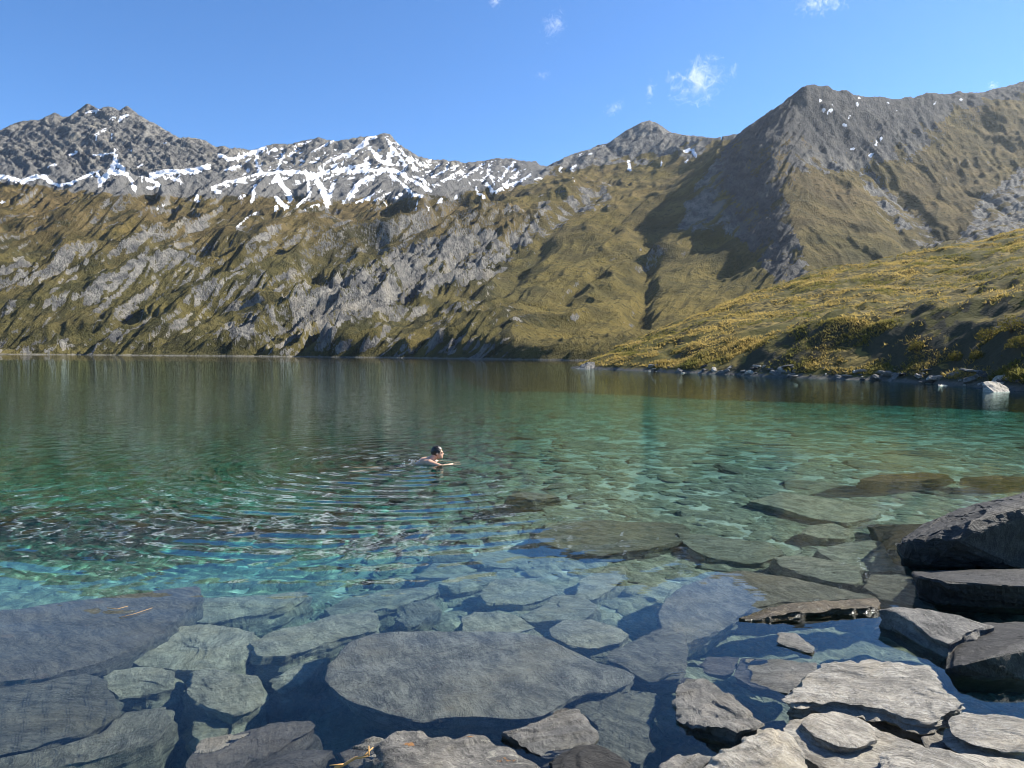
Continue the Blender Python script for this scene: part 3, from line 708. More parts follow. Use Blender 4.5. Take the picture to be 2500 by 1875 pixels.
def slab_mesh(name, P, thick, n, rings, seed, relief=.02, ang=.4, edge=.014, under=-.05, layers=7, rag=.03, smooth_top=True):
    """a layered slab whose top outline is the closed 3-D polyline P (star-shaped about its middle)"""
    r = np.random.default_rng(seed)
    P = np.asarray(P)
    size = np.ptp(P[:, :2], axis=0).max()
    # resample, with the corners a little rounded
    Pc = np.concatenate([P, P[:1]])
    L = np.concatenate([[0], np.cumsum(np.linalg.norm(np.diff(Pc[:, :2], axis=0), axis=1))])
    t = np.linspace(0, L[-1], n, endpoint=False)
    O = np.stack([np.interp(t, L, Pc[:, i]) for i in range(3)], 1)
    O = (np.roll(O, 1, 0) + 2 * O + np.roll(O, -1, 0)) / 4
    # area centroid
    x, y = O[:, 0], O[:, 1]; x2, y2 = np.roll(x, -1), np.roll(y, -1); cr = x * y2 - x2 * y; A = cr.sum() / 2
    c = np.array([((x + x2) * cr).sum() / (6 * A), ((y + y2) * cr).sum() / (6 * A), O[:, 2].mean()])
    Tn = np.roll(O, -1, 0) - np.roll(O, 1, 0); N = np.stack([Tn[:, 1], -Tn[:, 0], 0 * Tn[:, 0]], 1) * np.sign(A)
    N /= np.linalg.norm(N, axis=1, keepdims=True) + 1e-9
    so = seed * 7.13
    jig = noise2(O[:, 0] * 9 + so, O[:, 1] * 9) * .35 + noise2(O[:, 0] * 26, O[:, 1] * 26 + so) * .25
    O = O + N * (jig * rag * min(1, size))[:, None]
    # plane of the top
    Am = np.c_[O[:, :2], np.ones(n)]; co = np.linalg.lstsq(Am, O[:, 2], rcond=None)[0]
    rho = np.concatenate([np.linspace(.06, .9, rings - 4), [.94, .97, .99, 1.0]])
    Vv = []
    ca, sa = math.cos(ang), math.sin(ang)
    for q in rho:
        W = c + (O - c) * q
        z = W[:, 0] * co[0] + W[:, 1] * co[1] + co[2]
        u = W[:, 0] * ca + W[:, 1] * sa; v = -W[:, 0] * sa + W[:, 1] * ca
        rl = fbm(u * 1.3 + so, v * 2.6, 3) * .9 + (ridged(u * 2.2, v * 9 + so, 3) - .5) * .5 + fbm(u * 6, v * 24 + so, 2) * .3
        stp = fbm(u * 1.1 - so, v * 1.9 + 3, 3) * 3.2
        rl = rl + (np.floor(stp) + sstep(.8, 1.0, stp - np.floor(stp))) * .7
        z = z + relief * rl - edge * q ** 9 * (.6 + .5 * noise2(W[:, 0] * 5 + so, W[:, 1] * 5))
        Vv.append(np.stack([W[:, 0], W[:, 1], z], 1))
    zt = Vv[-1][:, 2]
    lv = np.linspace(0, 1, layers * 2 + 1)[1:]
    for j, q in enumerate(lv):
        lay = (j + 1) // 2
        off = rag * 1.5 * noise2(t / L[-1] * size * 7 + lay * 5.7 + so, np.full(n, lay * 3.3)) + rag * .7 * noise2(t / L[-1] * size * 24 + lay, np.full(n, lay * 1.3 + so)) + under * q * (1 + .6 * noise2(t * 1.1 + so, t * 0 + 2))
        Vv.append(np.stack([O[:, 0] + N[:, 0] * off, O[:, 1] + N[:, 1] * off, zt - thick * (q - (.5 / (layers * 2) if j % 2 == 0 else 0)) * (1 + .12 * noise2(t * 2 + so, t * 0 + lay))], 1))
    nr = len(Vv)
    cen = np.array([[c[0], c[1], Vv[0][:, 2].mean()], [c[0], c[1], Vv[-1][:, 2].min()]])
    V_ = np.concatenate(Vv + [cen])
    Q = grid_faces(nr, n, wrap=True)
    i0 = np.arange(n); i1 = (i0 + 1) % n
    fan = np.stack([np.full(n, nr * n), i0, i1], 1)
    fb = np.stack([np.full(n, nr * n + 1), (nr - 1) * n + i1, (nr - 1) * n + i0], 1)
    if A < 0: T_ = np.concatenate([tris(Q), fan[:, ::-1], fb[:, ::-1]])
    else: T_ = np.concatenate([tris(Q)[:, ::-1], fan, fb])
    m = mesh_np(name, V_, T_, smooth=True)
    sm = np.ones(len(T_), bool)
    ntop = (len(rho) - 1) * n
    half = len(Q)
    sm[ntop:half] = False; sm[half + ntop:2 * half] = False
    m.polygons.foreach_set('use_smooth', sm)
    return m

def slab(name, label, cat, crop, pts, z, thick, mat, seed, tilt=(0, 0), n=150, rings=20, parent=None, group=None, **kw):
    q = np.array([crop(*p) for p in pts], float)
    P0 = ground(q[:, 0], q[:, 1], z)
    c = P0.mean(0)
    P = ground(q[:, 0], q[:, 1], z, tilt, c) if tilt != (0, 0) else P0
    m = slab_mesh(name, P, thick, n, rings, seed, **kw)
    o = obj(name, m, mat, parent, receive=True)
    if parent is None: tag(o, label, cat, group)
    return o

def hull_rock(name, label, cat, pts, mat, seed, extra=(), edge=.07, amp=.02, strata=.02, normal=(0.2, -.3, .93)):
    """a block through points given as (px, py, distance), split finely and roughened along its foliation"""
    P = [Vector(at(np.array(float(a)), np.array(float(b)), np.array(float(c)))) for a, b, c in pts] + [Vector(e) for e in extra]
    bm = bmesh.new()
    for v in P: bm.verts.new(v)
    r = bmesh.ops.convex_hull(bm, input=bm.verts)
    bmesh.ops.delete(bm, geom=list({g for g in r['geom_interior'] if isinstance(g, bmesh.types.BMVert)} | {v for v in bm.verts if not v.link_faces}), context='VERTS')
    bmesh.ops.bevel(bm, geom=bm.edges[:], offset=.012, segments=1, affect='EDGES', clamp_overlap=True)
    bmesh.ops.triangulate(bm, faces=bm.faces[:])
    for _ in range(7):
        long = [e for e in bm.edges if e.calc_length() > edge]
        if not long or len(bm.verts) > 14000: break
        bmesh.ops.subdivide_edges(bm, edges=long, cuts=1)
        bmesh.ops.triangulate(bm, faces=bm.faces[:])
    bm.normal_update()
    co = np.array([v.co[:] for v in bm.verts]); nn = np.array([v.normal[:] for v in bm.verts])
    nv = np.array(normal); nv = nv / np.linalg.norm(nv)
    hgt = co @ nv
    d = amp * (noise3(co * 1.7 + seed) * 1.2 + noise3(co * 5 + seed) * .7 + noise3(co * 14 + seed) * .3)
    lay = hgt * 16 + noise3(co * 1.2 + seed * 2) * 1.5
    q = np.stack([np.floor(lay) * 3.7 + seed, co[:, 0] * 2, co[:, 1] * 2], 1)
    d = d + strata * noise3(q + .5) * 1.4 * (1.15 - np.abs(nn @ nv)) + strata * .5 * np.sin(lay * 6.28) * (1 - np.abs(nn @ nv)) ** 1.5
    co = co + nn * d[:, None]
    for v, p in zip(bm.verts, co): v.co = p
    m = bpy.data.meshes.new(name); bm.to_mesh(m); bm.free()
    for f in m.polygons: f.use_smooth = False
    o = obj(name, m, mat, receive=True)
    return tag(o, label, cat)

RK = 'rock'
# --- right-hand boulders standing out of the water
hull_rock('boulder', 'largest dark boulder at the right edge, its top rim catching the sun', RK,
    [(2223, 1322, 6.95), (2232, 1345, 6.9), (2300, 1378, 6.9), (2500, 1390, 6.9), (2650, 1398, 6.85), (2256, 1298, 7.25), (2300, 1270, 7.45), (2365, 1237, 7.7), (2430, 1222, 7.85), (2500, 1204, 8.0), (2700, 1165, 8.1), (2338, 1318, 6.5), (2378, 1268, 6.6), (2430, 1240, 6.75), (2500, 1218, 6.85), (2700, 1190, 6.85)],
    M_DARK, 3, extra=[(4.5, 8.9, -.5), (8.0, 8.6, -.5), (3.9, 7.3, -.6), (6.2, 7.0, -.6)], edge=.07, strata=.022, normal=(.25, -.75, .6))
hull_rock('boulder', 'low black slab standing in the water below the largest boulder', RK,
    [(2228, 1398, 6.45), (2400, 1392, 6.5), (2650, 1385, 6.5), (2240, 1408, 5.75), (2300, 1420, 5.6), (2450, 1428, 5.5), (2650, 1440, 5.4), (2262, 1468, 5.9), (2300, 1490, 5.85), (2370, 1505, 5.8), (2450, 1524, 5.7), (2650, 1550, 5.6)],
    M_DARK, 11, extra=[(3.7, 6.2, -.5), (3.6, 6.0, -.5), (5.2, 5.8, -.5), (5.4, 6.6, -.5)], edge=.06, amp=.012, strata=.02, normal=(.1, -.5, .85))
slab('leaning_rock', 'grey slab leaning into the pool between the black slab and angular boulder', RK, C6, [(1265, 765), (1330, 747), (1570, 780), (1880, 845), (1780, 880), (1690, 930), (1640, 965), (1560, 925), (1440, 840), (1340, 790)], .13, .30, M_GREY, 21, tilt=(.10, .10), under=.06, relief=.008)
hull_rock('boulder', 'angular boulder at the right edge with a grey top and black front', RK,
    [(2302, 1592, 4.85), (2317, 1570, 4.95), (2345, 1535, 5.1), (2400, 1524, 5.2), (2520, 1518, 5.25), (2650, 1520, 5.2), (2300, 1640, 4.5), (2345, 1624, 4.35), (2420, 1604, 4.35), (2460, 1580, 4.45), (2520, 1555, 4.55), (2650, 1560, 4.5),
     (2304, 1672, 4.6), (2345, 1725, 4.5), (2430, 1742, 4.5), (2520, 1752, 4.45), (2650, 1765, 4.4)],
    M_DARK, 31, extra=[(2.95, 4.8, -.5), (2.9, 4.6, -.5), (4.2, 4.5, -.5), (4.4, 5.2, -.5)], edge=.045, amp=.012, strata=.012, normal=(.3, -.2, .93))
# --- pale dry slabs in the near right corner
slab('flat_rock', 'pale flat slab with a blunt right end overhanging the dark pool', RK, C6, [(722, 1252), (800, 1190), (880, 1110), (930, 1065), (1100, 1068), (1320, 1080), (1530, 1075), (1570, 1170), (1600, 1220), (1690, 1270), (1715, 1305), (1640, 1345), (1560, 1385), (1480, 1370), (1300, 1325), (1150, 1295), (1000, 1285), (850, 1285), (740, 1275)], .17, .20, M_PALE, 41, rag=.05, layers=9, tilt=(.02, .05), n=220, rings=30, under=-.07, relief=.012)
s6 = slab('flat_rock', 'pale slab in the near right corner capped by an oval flake', RK, C6, [(718, 1430), (760, 1380), (860, 1345), (1000, 1335), (1120, 1350), (1200, 1400), (1350, 1460), (1480, 1500), (1515, 1540), (1420, 1560), (1340, 1600), (1290, 1680), (1240, 1720), (1080, 1730), (980, 1659), (900, 1590), (830, 1540), (760, 1480)], .15, .30, M_PALE, 43, rag=.05, layers=9, n=220, rings=30, under=-.04, relief=.010)
slab('flake', None, None, C6, [(812, 1395), (860, 1352), (1000, 1337), (1120, 1355), (1205, 1415), (1232, 1478), (1180, 1520), (1110, 1535), (1000, 1522), (890, 1470)], .19, .055, M_PALE, 44, n=160, rings=24, parent=s6, under=-.01, relief=.006, layers=3)
slab('flat_rock', 'pale slab cut off by the bottom right corner of the view', RK, C6, [(1230, 1700), (1290, 1600), (1335, 1535), (1500, 1545), (1700, 1565), (1900, 1580), (2100, 1600), (2200, 1700), (2100, 1800), (1500, 1800)], .22, .35, M_PALE, 45, rag=.05, layers=9, n=200, rings=28, relief=.012)
slab('flat_rock', 'pale slab wedged against the foot of the angular boulder', RK, C6, [(1632, 1365), (1730, 1322), (1900, 1350), (2100, 1385), (2150, 1480), (2080, 1548), (1930, 1540), (1820, 1522), (1700, 1485), (1655, 1440)], .20, .22, M_PALE, 46, rag=.05, layers=9, tilt=(.05, .03), n=180, rings=26, relief=.010)
slab('ribbed_rock', 'ribbed pale block like a split log at the bottom of the view', RK, C6, [(150, 1690), (400, 1545), (620, 1432), (690, 1425), (765, 1480), (830, 1560), (862, 1640), (840, 1720), (400, 1800)], .25, .45, M_PALE, 47, rag=.05, layers=9, tilt=(-.05, .05), n=200, rings=28, relief=.022, ang=.62, edge=.05)
for lab, pts, z, m_, sd in [
    ('small dark stone wedged under the front of the pale flat slab', [(1180, 1345), (1230, 1330), (1290, 1350), (1270, 1400), (1210, 1395)], .03, M_GREY, 81),
    ('rough grey stone filling the gap right of the oval-capped slab', [(1480, 1480), (1560, 1440), (1640, 1470), (1660, 1530), (1560, 1550), (1500, 1520)], .08, M_LICH, 82),
    ('grey stone between the ribbed block and the leaf-shaped slab', [(560, 1440), (620, 1400), (720, 1400), (740, 1440), (660, 1440), (600, 1460)], -.03, M_GREY, 83),
    ('low grey stone under the right end of the pale flat slab', [(1600, 1330), (1660, 1310), (1720, 1320), (1700, 1370), (1630, 1380)], .05, M_GREY, 84),
    ('dark stone at the bottom edge left of the ribbed pale block', [(20, 1640), (120, 1590), (260, 1570), (330, 1590), (240, 1640), (120, 1700), (30, 1720)], .04, M_GREY, 85)]:
    slab('wedged_stone', lab, RK, C6, pts, z, .3, m_, sd, n=80, rings=12, relief=.015)
# --- wet rocks breaking the surface
slab('flat_rock', 'dark leaf-shaped slab sunk beside the ribbed pale block', RK, C6, [(108, 1262), (130, 1200), (180, 1147), (290, 1160), (360, 1205), (480, 1300), (570, 1370), (612, 1420), (540, 1450), (450, 1480), (330, 1450), (180, 1405), (122, 1375)], .035, .35, M_GREY, 51, tilt=(.03, -.04), n=170, rings=24)
slab('flat_rock', 'grey slab awash at the left end of the pale flat slab', RK, C6, [(440, 1130), (480, 1037), (700, 1040), (905, 1062), (912, 1110), (850, 1170), (740, 1238), (640, 1215), (560, 1190)], .012, .18, M_GREY, 52, tilt=(.05, 0), n=160, rings=24, relief=.008)
slab('stone', 'small grey flat stone awash left of the slab end', RK, C6, [(250, 1080), (300, 1036), (400, 1034), (470, 1042), (440, 1092), (380, 1130), (290, 1112)], -.01, .12, M_GREY, 53, n=100, rings=16, relief=.008)
slab('stone', 'pale five-sided stone alone in the dark pool', RK, C6, [(678, 945), (692, 900), (780, 895), (835, 932), (892, 972), (880, 1005), (800, 985), (740, 966)], .03, .14, M_GREY, 54, n=110, rings=18, tilt=(.03, .05), relief=.01)
slab('rock_ridge', 'long narrow weed-browned rock ridge breaking the surface of the pool', RK, C6, [(462, 808), (600, 745), (720, 728), (850, 718), (1030, 703), (1230, 699), (1262, 725), (1245, 745), (1100, 755), (1000, 762), (850, 780), (700, 800), (560, 818)], .055, .30, M_BROWN, 55, n=200, rings=18, tilt=(.02, .06), relief=.014, under=.02, rag=.02)
slab('flat_rock', 'broad dark slab just under the surface behind the brown ridge', RK, C6, [(10, 800), (60, 710), (150, 640), (320, 575), (500, 558), (800, 600), (1000, 640), (1200, 682), (1245, 702), (1000, 715), (700, 735), (540, 770), (430, 840), (300, 920), (150, 960), (40, 900)], -.07, .35, M_SUNKD, 56, n=180, rings=24, tilt=(.03, .02))
# --- the great slab and its neighbours
slab('flat_rock', 'great grey slab awash in the middle of the foreground, largest of all', RK, C5, [(103, 1010), (130, 930), (200, 830), (260, 770), (400, 722), (700, 710), (1000, 712), (1250, 718), (1400, 740), (1560, 810), (1750, 900), (1900, 940), (1968, 975), (1940, 1030), (1820, 1068), (1650, 1085), (1590, 1105), (1500, 1170), (1420, 1215), (1330, 1235), (1200, 1232), (1000, 1215), (800, 1235), (680, 1245), (560, 1222), (420, 1190), (300, 1145), (180, 1085)], -.020, .36, M_SLAB, 61, tilt=(-.008, -.012), n=320, rings=46, relief=.004, edge=.02, under=-.10, rag=.02, layers=9)
slab('rock', 'rough lichen-spotted rock at the bottom centre with orange patches', RK, C5, [(432, 1400), (445, 1365), (520, 1302), (640, 1295), (780, 1302), (880, 1318), (1000, 1296), (1080, 1302), (1120, 1335), (1250, 1362), (1330, 1420), (1420, 1470), (1500, 1536), (1480, 1640), (900, 1700), (520, 1640), (450, 1480)], .16, .5, M_LICH, 62, tilt=(0, -.10), n=220, rings=32, relief=.02, edge=.06, rag=.05)
slab('rock', 'curled wet rock left of the lichen-spotted rock', RK, C5, [(178, 1392), (290, 1340), (400, 1300), (492, 1310), (470, 1360), (440, 1420), (425, 1480), (330, 1492), (230, 1452)], .05, .3, M_GREY, 63, n=130, rings=20, relief=.022, tilt=(.08, 0), edge=.05)
slab('rock', 'dark wedge of rock below the right tail of the great slab', RK, C5, [(1165, 1332), (1330, 1300), (1400, 1272), (1500, 1212), (1620, 1205), (1740, 1280), (1752, 1320), (1700, 1372), (1600, 1420), (1430, 1432), (1330, 1400)], .03, .4, M_GREY, 64, n=160, rings=22, tilt=(.04, -.06), relief=.018)
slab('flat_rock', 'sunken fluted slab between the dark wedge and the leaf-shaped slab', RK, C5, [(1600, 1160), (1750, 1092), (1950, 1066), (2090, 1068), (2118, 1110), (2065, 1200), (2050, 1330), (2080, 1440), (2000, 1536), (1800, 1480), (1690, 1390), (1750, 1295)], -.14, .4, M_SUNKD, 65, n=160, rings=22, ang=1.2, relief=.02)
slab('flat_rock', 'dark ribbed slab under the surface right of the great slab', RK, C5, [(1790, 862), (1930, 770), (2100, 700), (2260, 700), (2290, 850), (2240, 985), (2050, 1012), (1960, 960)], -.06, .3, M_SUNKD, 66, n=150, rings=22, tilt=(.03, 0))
slab('rock', 'dark rock at the bottom edge right of the lichen-spotted rock', RK, C5, [(1450, 1480), (1560, 1432), (1700, 1400), (1800, 1440), (1950, 1536), (1900, 1640), (1600, 1650), (1480, 1560)], .02, .4, M_DARK, 67, n=120, rings=18)
# --- sunken slabs, from the great slab outwards
SK = [
 ('sunken oval slab just behind the right shoulder of the great slab', C5, [(1450, 700), (1530, 642), (1700, 638), (1850, 680), (1922, 730), (1880, 782), (1700, 810), (1560, 790), (1470, 742)], -.16, .22, M_SUNK),
 ('flat sunken slab directly behind the sunken oval slab', C5, [(1280, 612), (1400, 560), (1480, 510), (1650, 490), (1742, 570), (1690, 612), (1500, 640), (1330, 640)], -.32, .25, M_SUNK),
 ('rounded sunken boulder top left of the flat slab, casting a dark gap below', C5, [(1028, 480), (1120, 410), (1300, 398), (1440, 430), (1502, 490), (1400, 530), (1280, 555), (1080, 540)], -.45, .4, M_SUNK),
 ('sunken slab touching the back edge of the great slab', C5, [(925, 640), (1000, 590), (1240, 600), (1370, 690), (1250, 735), (940, 730)], -.30, .25, M_SUNK),
 ('sunken slab under blue reflections behind the ribbed slab', C5, [(1600, 530), (1640, 400), (1800, 332), (1915, 308), (1890, 380), (1880, 430), (1745, 502)], -.40, .3, M_SUNK),
 ('distant sunken plate under blue sky reflection, centre of the shallows', C5, [(978, 272), (1100, 220), (1330, 258), (1402, 310), (1200, 332), (1050, 312)], -.75, .3, M_SUNK),
 ('sunken plate left of the centre plate, crossed by ripples', C5, [(655, 372), (760, 302), (930, 310), (1020, 332), (900, 382), (720, 392)], -.8, .3, M_SUNK),
 ('sunken plate in front of the two rippled plates', C5, [(790, 425), (870, 382), (1060, 340), (1142, 362), (1080, 430), (900, 472)], -.65, .3, M_SUNK),
 ('long sunken boulder left of the rounded boulder top', C5, [(100, 580), (260, 500), (520, 460), (740, 455), (800, 470), (640, 540), (400, 600), (160, 640)], -.62, .35, M_SUNK),
 ('sunken stone with a torn edge behind the great slab', C5, [(530, 640), (600, 560), (720, 530), (800, 580), (700, 650), (600, 690)], -.5, .3, M_SUNKD),
 ('big purplish slab just under the surface at the left edge', C4, [(-60, 610), (200, 572), (400, 540), (800, 490), (1192, 440), (1182, 500), (1050, 650), (880, 762), (650, 880), (450, 950), (250, 992), (-60, 1040)], -.065, .4, M_PURP),
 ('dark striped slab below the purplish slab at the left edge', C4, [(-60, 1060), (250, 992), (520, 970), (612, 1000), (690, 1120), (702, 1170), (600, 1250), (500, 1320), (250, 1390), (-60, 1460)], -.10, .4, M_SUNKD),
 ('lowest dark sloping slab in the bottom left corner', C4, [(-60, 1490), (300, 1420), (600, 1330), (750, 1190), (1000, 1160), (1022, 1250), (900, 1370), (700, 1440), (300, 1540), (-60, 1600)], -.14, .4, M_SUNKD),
 ('long sunken slab right of the purplish slab tip', C4, [(770, 880), (850, 830), (960, 742), (1080, 690), (1250, 680), (1450, 700), (1532, 722), (1510, 830), (1440, 900), (1350, 940), (1150, 940), (900, 922)], -.30, .3, M_SUNK),
 ('sunken block below the left end of the long sunken slab', C4, [(610, 962), (800, 930), (980, 940), (1050, 972), (1045, 1050), (950, 1082), (720, 1100), (640, 1062)], -.28, .3, M_SUNK),
 ('sunken shield-shaped slab left of the great slab', C4, [(1118, 1070), (1160, 950), (1250, 925), (1400, 960), (1540, 980), (1562, 1060), (1560, 1130), (1480, 1182), (1390, 1212), (1280, 1170), (1160, 1112)], -.20, .3, M_SUNK),
 ('sunken ridge-backed slab behind the left shoulder of the great slab', C4, [(1500, 792), (1620, 722), (1800, 680), (2000, 610), (2240, 575), (2260, 700), (2000, 762), (1700, 870), (1540, 862)], -.30, .3, M_SUNK),
 ('dark spear-shaped rock breaking the surface at bottom left', C4, [(1110, 1500), (1200, 1382), (1400, 1330), (1640, 1262), (1850, 1235), (1898, 1258), (1860, 1300), (1700, 1392), (1500, 1482), (1380, 1560), (1150, 1600)], -.005, .4, M_GREY),
 ('far sunken slab at the tip of the purplish slab', C4, [(1040, 652), (1160, 512), (1400, 510), (1700, 478), (1852, 480), (1700, 560), (1500, 620), (1250, 662)], -.55, .3, M_SUNK),
 ('sunken stone in the shadow left of the great slab', C4, [(1655, 1012), (1800, 900), (1965, 868), (1890, 962), (1820, 1032), (1700, 1072)], -.30, .25, M_SUNK),
 ('small sunken slab above the dark spear-shaped rock', C4, [(1150, 1342), (1160, 1232), (1330, 1180), (1402, 1232), (1330, 1312), (1200, 1380)], -.35, .25, M_SUNK),
 ('sunken stone at the bottom edge right of the spear-shaped rock', C4, [(1500, 1560), (1620, 1490), (1800, 1430), (2000, 1430), (1930, 1500), (1900, 1580), (1700, 1640)], -.03, .4, M_GREY),
 ('small sunken stone between purplish slab and long sunken slab', C4, [(600, 932), (680, 862), (792, 850), (740, 912), (640, 950)], -.35, .2, M_SUNK),
 ('pale sunken slab left of the brown ridge, with dark rim below', C6, [(118, 342), (260, 350), (400, 370), (640, 402), (722, 460), (600, 512), (480, 506), (300, 480), (180, 420)], -.45, .3, M_SUNK),
 ('largest far sunken slab, tilted with a dark shaded front', C6, [(520, 165), (700, 120), (1000, 158), (1262, 230), (1160, 272), (1060, 292), (880, 262), (700, 205)], -.55, .5, M_SUNK),
 ('small pale sunken slab in front of the largest far sunken slab', C6, [(828, 345), (860, 302), (1000, 290), (1092, 332), (1060, 372), (920, 372)], -.40, .3, M_SUNK),
 ('sunken slab behind the brown ridge near the boulders', C6, [(660, 475), (800, 470), (900, 482), (1152, 540), (1120, 640), (1000, 622), (850, 572), (700, 532)], -.25, .3, M_SUNK),
 ('sunken slab reaching to the tip of the largest boulder', C6, [(900, 440), (1050, 400), (1300, 380), (1420, 440), (1380, 560), (1200, 560), (1000, 500)], -.35, .3, M_SUNK),
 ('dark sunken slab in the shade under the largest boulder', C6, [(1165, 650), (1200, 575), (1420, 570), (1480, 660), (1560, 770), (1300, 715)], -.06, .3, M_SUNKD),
 ('wide sunken slab at the edge of the blue reflections', lambda x, y: (x * 1.1302, y * 1.1302), [(1150, 1158), (1200, 1132), (1300, 1122), (1480, 1132), (1490, 1160), (1400, 1188), (1280, 1196), (1190, 1180)], -.42, .4, M_SUNKD),
 ('long brown rock just awash far out on the right', C6, [(1138, 48), (1250, 20), (1500, 8), (1642, 20), (1560, 45), (1300, 62)], -.03, .5, M_BROWN),
 ('brown rock just awash at the right edge, beyond the largest boulder', C6, [(1715, 36), (1900, 24), (2100, 36), (2090, 52), (1900, 52)], -.03, .5, M_BROWN),
 ('dark sunken log-like rock out between swimmer and shallows', lambda x, y: (x * 1.1302, y * 1.1302), [(1096, 1070), (1130, 1062), (1190, 1066), (1208, 1072), (1150, 1078)], -.35, .4, M_SUNKD),
]
for i, (lab, crop, pts, z, th, mat) in enumerate(SK):
    big = i in (10, 11, 12)
    tl = (.0, -.035) if i == 10 else ((0.0, 0.0) if z > -.1 else (float(rng.uniform(-.05, .05)), float(rng.uniform(-.06, .06))))
    slab('sunken_rock', lab, RK, crop, pts, z, th + .25, mat, 100 + i, tilt=tl, n=180 if big else 120, rings=26 if big else 16, relief=.014 if z > -.2 else .022, ang=.35 + .1 * math.sin(i * 2.1), under=.06, rag=.035)

# --- stones lying on the lake bed, individually; shapes shared
def stone_shape(seed, nn=30):
    r = np.random.default_rng(seed)
    a = np.sort(r.uniform(0, 2 * np.pi, 9)); rad = r.uniform(.72, 1.1, 9)
    P = np.stack([np.cos(a) * rad, np.sin(a) * rad * r.uniform(.5, .8), 0 * a], 1)
    m = slab_mesh('bed_stone', P, r.uniform(.22, .42), nn, 8, seed, relief=.05, ang=r.uniform(0, 3), edge=.10, under=.10, layers=2, rag=.06)
    return m
shapes = [stone_shape(300 + i) for i in range(12)]
for i, m in enumerate(shapes): m.materials.append(M_SUNK if i % 3 else M_SUNKD)
sr = np.random.default_rng(77)
placed = []; tries = 0
while len(placed) < 296 and tries < 12000:
    tries += 1
    near = len(placed) < 110
    y = sr.uniform(3.3, 6.6) if near else 6.0 + 24 * sr.uniform() ** 1.45
    s = sr.uniform(-.74, .70) if near else sr.uniform(-.5, .78); x = s * y
    size = sr.uniform(.10, .27) if near else sr.uniform(.18, .60) * (1 + .035 * y) * (1.15 if s > 0 else .9)
    if not near and s < -.05 and sr.uniform() < .6: continue
    if any((x - a) ** 2 + (y - b) ** 2 < (.62 * (size + c)) ** 2 for a, b, c in placed): continue
    placed.append((x, y, size))
xa = np.array([q[0] for q in placed]); ya = np.array([q[1] for q in placed]); za = bed_z(xa, ya)
for i, ((x, y, size), z) in enumerate(zip(placed, za)):
    o = obj('bed_stone', shapes[i % 12], receive=True)
    o.location = (x, y, z + size * sr.uniform(.08, .22)); o.rotation_euler = (sr.normal(0, .09), sr.normal(0, .09), sr.uniform(0, 6.28)); o.scale = (size, size, size * sr.uniform(.6, 1.0))
    tag(o, 'one of the many flat greenish stones strewn over the lake bed', 'stone', 'flat stones strewn over the lake bed')
# small rubble between them
def rubble(n, seed):
    r = np.random.default_rng(seed)
    base = np.array([[1, 0, 0], [.3, .8, .05], [-.7, .6, 0], [-.9, -.4, .05], [.1, -.8, 0], [.15, .1, .35], [-.3, -.1, .3], [0, 0, -.3]])
    T_ = np.array([[0, 1, 5], [1, 2, 6], [1, 6, 5], [2, 3, 6], [3, 4, 6], [4, 5, 6], [4, 0, 5], [1, 0, 7], [2, 1, 7], [3, 2, 7], [4, 3, 7], [0, 4, 7]])
    y = 3.2 + 34 * r.uniform(size=n) ** 2.3; x = r.uniform(-.75, .8, n) * y
    sz = r.uniform(.03, .15, n) * (1 + .06 * y)
    a = r.uniform(0, 6.28, n); Bv = base[None] * (1 + r.uniform(-.25, .25, (n, 8, 3))) * sz[:, None, None]
    X = Bv[..., 0] * np.cos(a)[:, None] - Bv[..., 1] * np.sin(a)[:, None]; Y = Bv[..., 0] * np.sin(a)[:, None] + Bv[..., 1] * np.cos(a)[:, None]
    z = bed_z(x, y)
    Vv = np.stack([X + x[:, None], Y + y[:, None], Bv[..., 2] + z[:, None] + sz[:, None] * .12], -1).reshape(-1, 3)
    Tt = (T_[None] + (np.arange(n) * 8)[:, None, None]).reshape(-1, 3)
    return mesh_np('bed_rubble', Vv, Tt, smooth=False)
tag(obj('bed_rubble', rubble(15000, 5), M_SUNK, receive=True), 'small angular rubble filling the lake bed between the slabs', 'rubble', kind='stuff')
# ------------------------------------------------------------------ rocks along the foot of the hill
hull_rock('shore_boulder', 'pale boulder shaped like a loaf, right end of the hill shore', RK,
    [(2399, 958, 43.2), (2400, 934, 43.4), (2412, 931, 43.6), (2440, 934, 43.8), (2462, 948, 43.6), (2466, 958, 43.3), (2430, 961, 42.6), (2415, 932, 44.6), (2455, 945, 44.6)], M_PALE, 71, extra=[tuple(at(np.array(2402.), np.array(962.), np.array(43.0))), tuple(at(np.array(2462.), np.array(962.), np.array(44.0)))], edge=.16, amp=.06, strata=.05)
hull_rock('shore_boulder', 'small broken pale rock left of the loaf-shaped boulder', RK,
    [(2290, 940, 52), (2300, 938, 52.5), (2318, 943, 52.3), (2328, 952, 51.5), (2312, 953, 51), (2294, 946, 51.5), (2310, 944, 53)], M_PALE, 72, edge=.2, amp=.07, strata=.06)
hull_rock('shore_boulder', 'outermost grey boulder at the tip of the hill, ending in the lake', RK,
    [(1405, 903, 107), (1422, 890, 109), (1436, 884, 110), (1452, 884, 111), (1457, 894, 110), (1452, 903, 107), (1430, 905, 105), (1440, 888, 113), (1410, 902, 111)], M_GREY, 73, edge=.35, amp=.16, strata=.14)
hull_rock('shore_boulder', 'dark jagged boulder second from the tip of the hill', RK,
    [(1450, 905, 105), (1470, 893, 107), (1490, 886, 109), (1502, 895, 107), (1506, 905, 104), (1480, 907, 103), (1485, 890, 111)], M_DARK, 74, edge=.35, amp=.2, strata=.14)
hull_rock('shore_boulder', 'pale low boulder third from the tip of the hill', RK,
    [(1492, 907, 103), (1510, 896, 105), (1532, 894, 106), (1543, 901, 104), (1540, 908, 101), (1515, 909, 100), (1525, 898, 108)], M_GREY, 75, edge=.35, amp=.14, strata=.12)
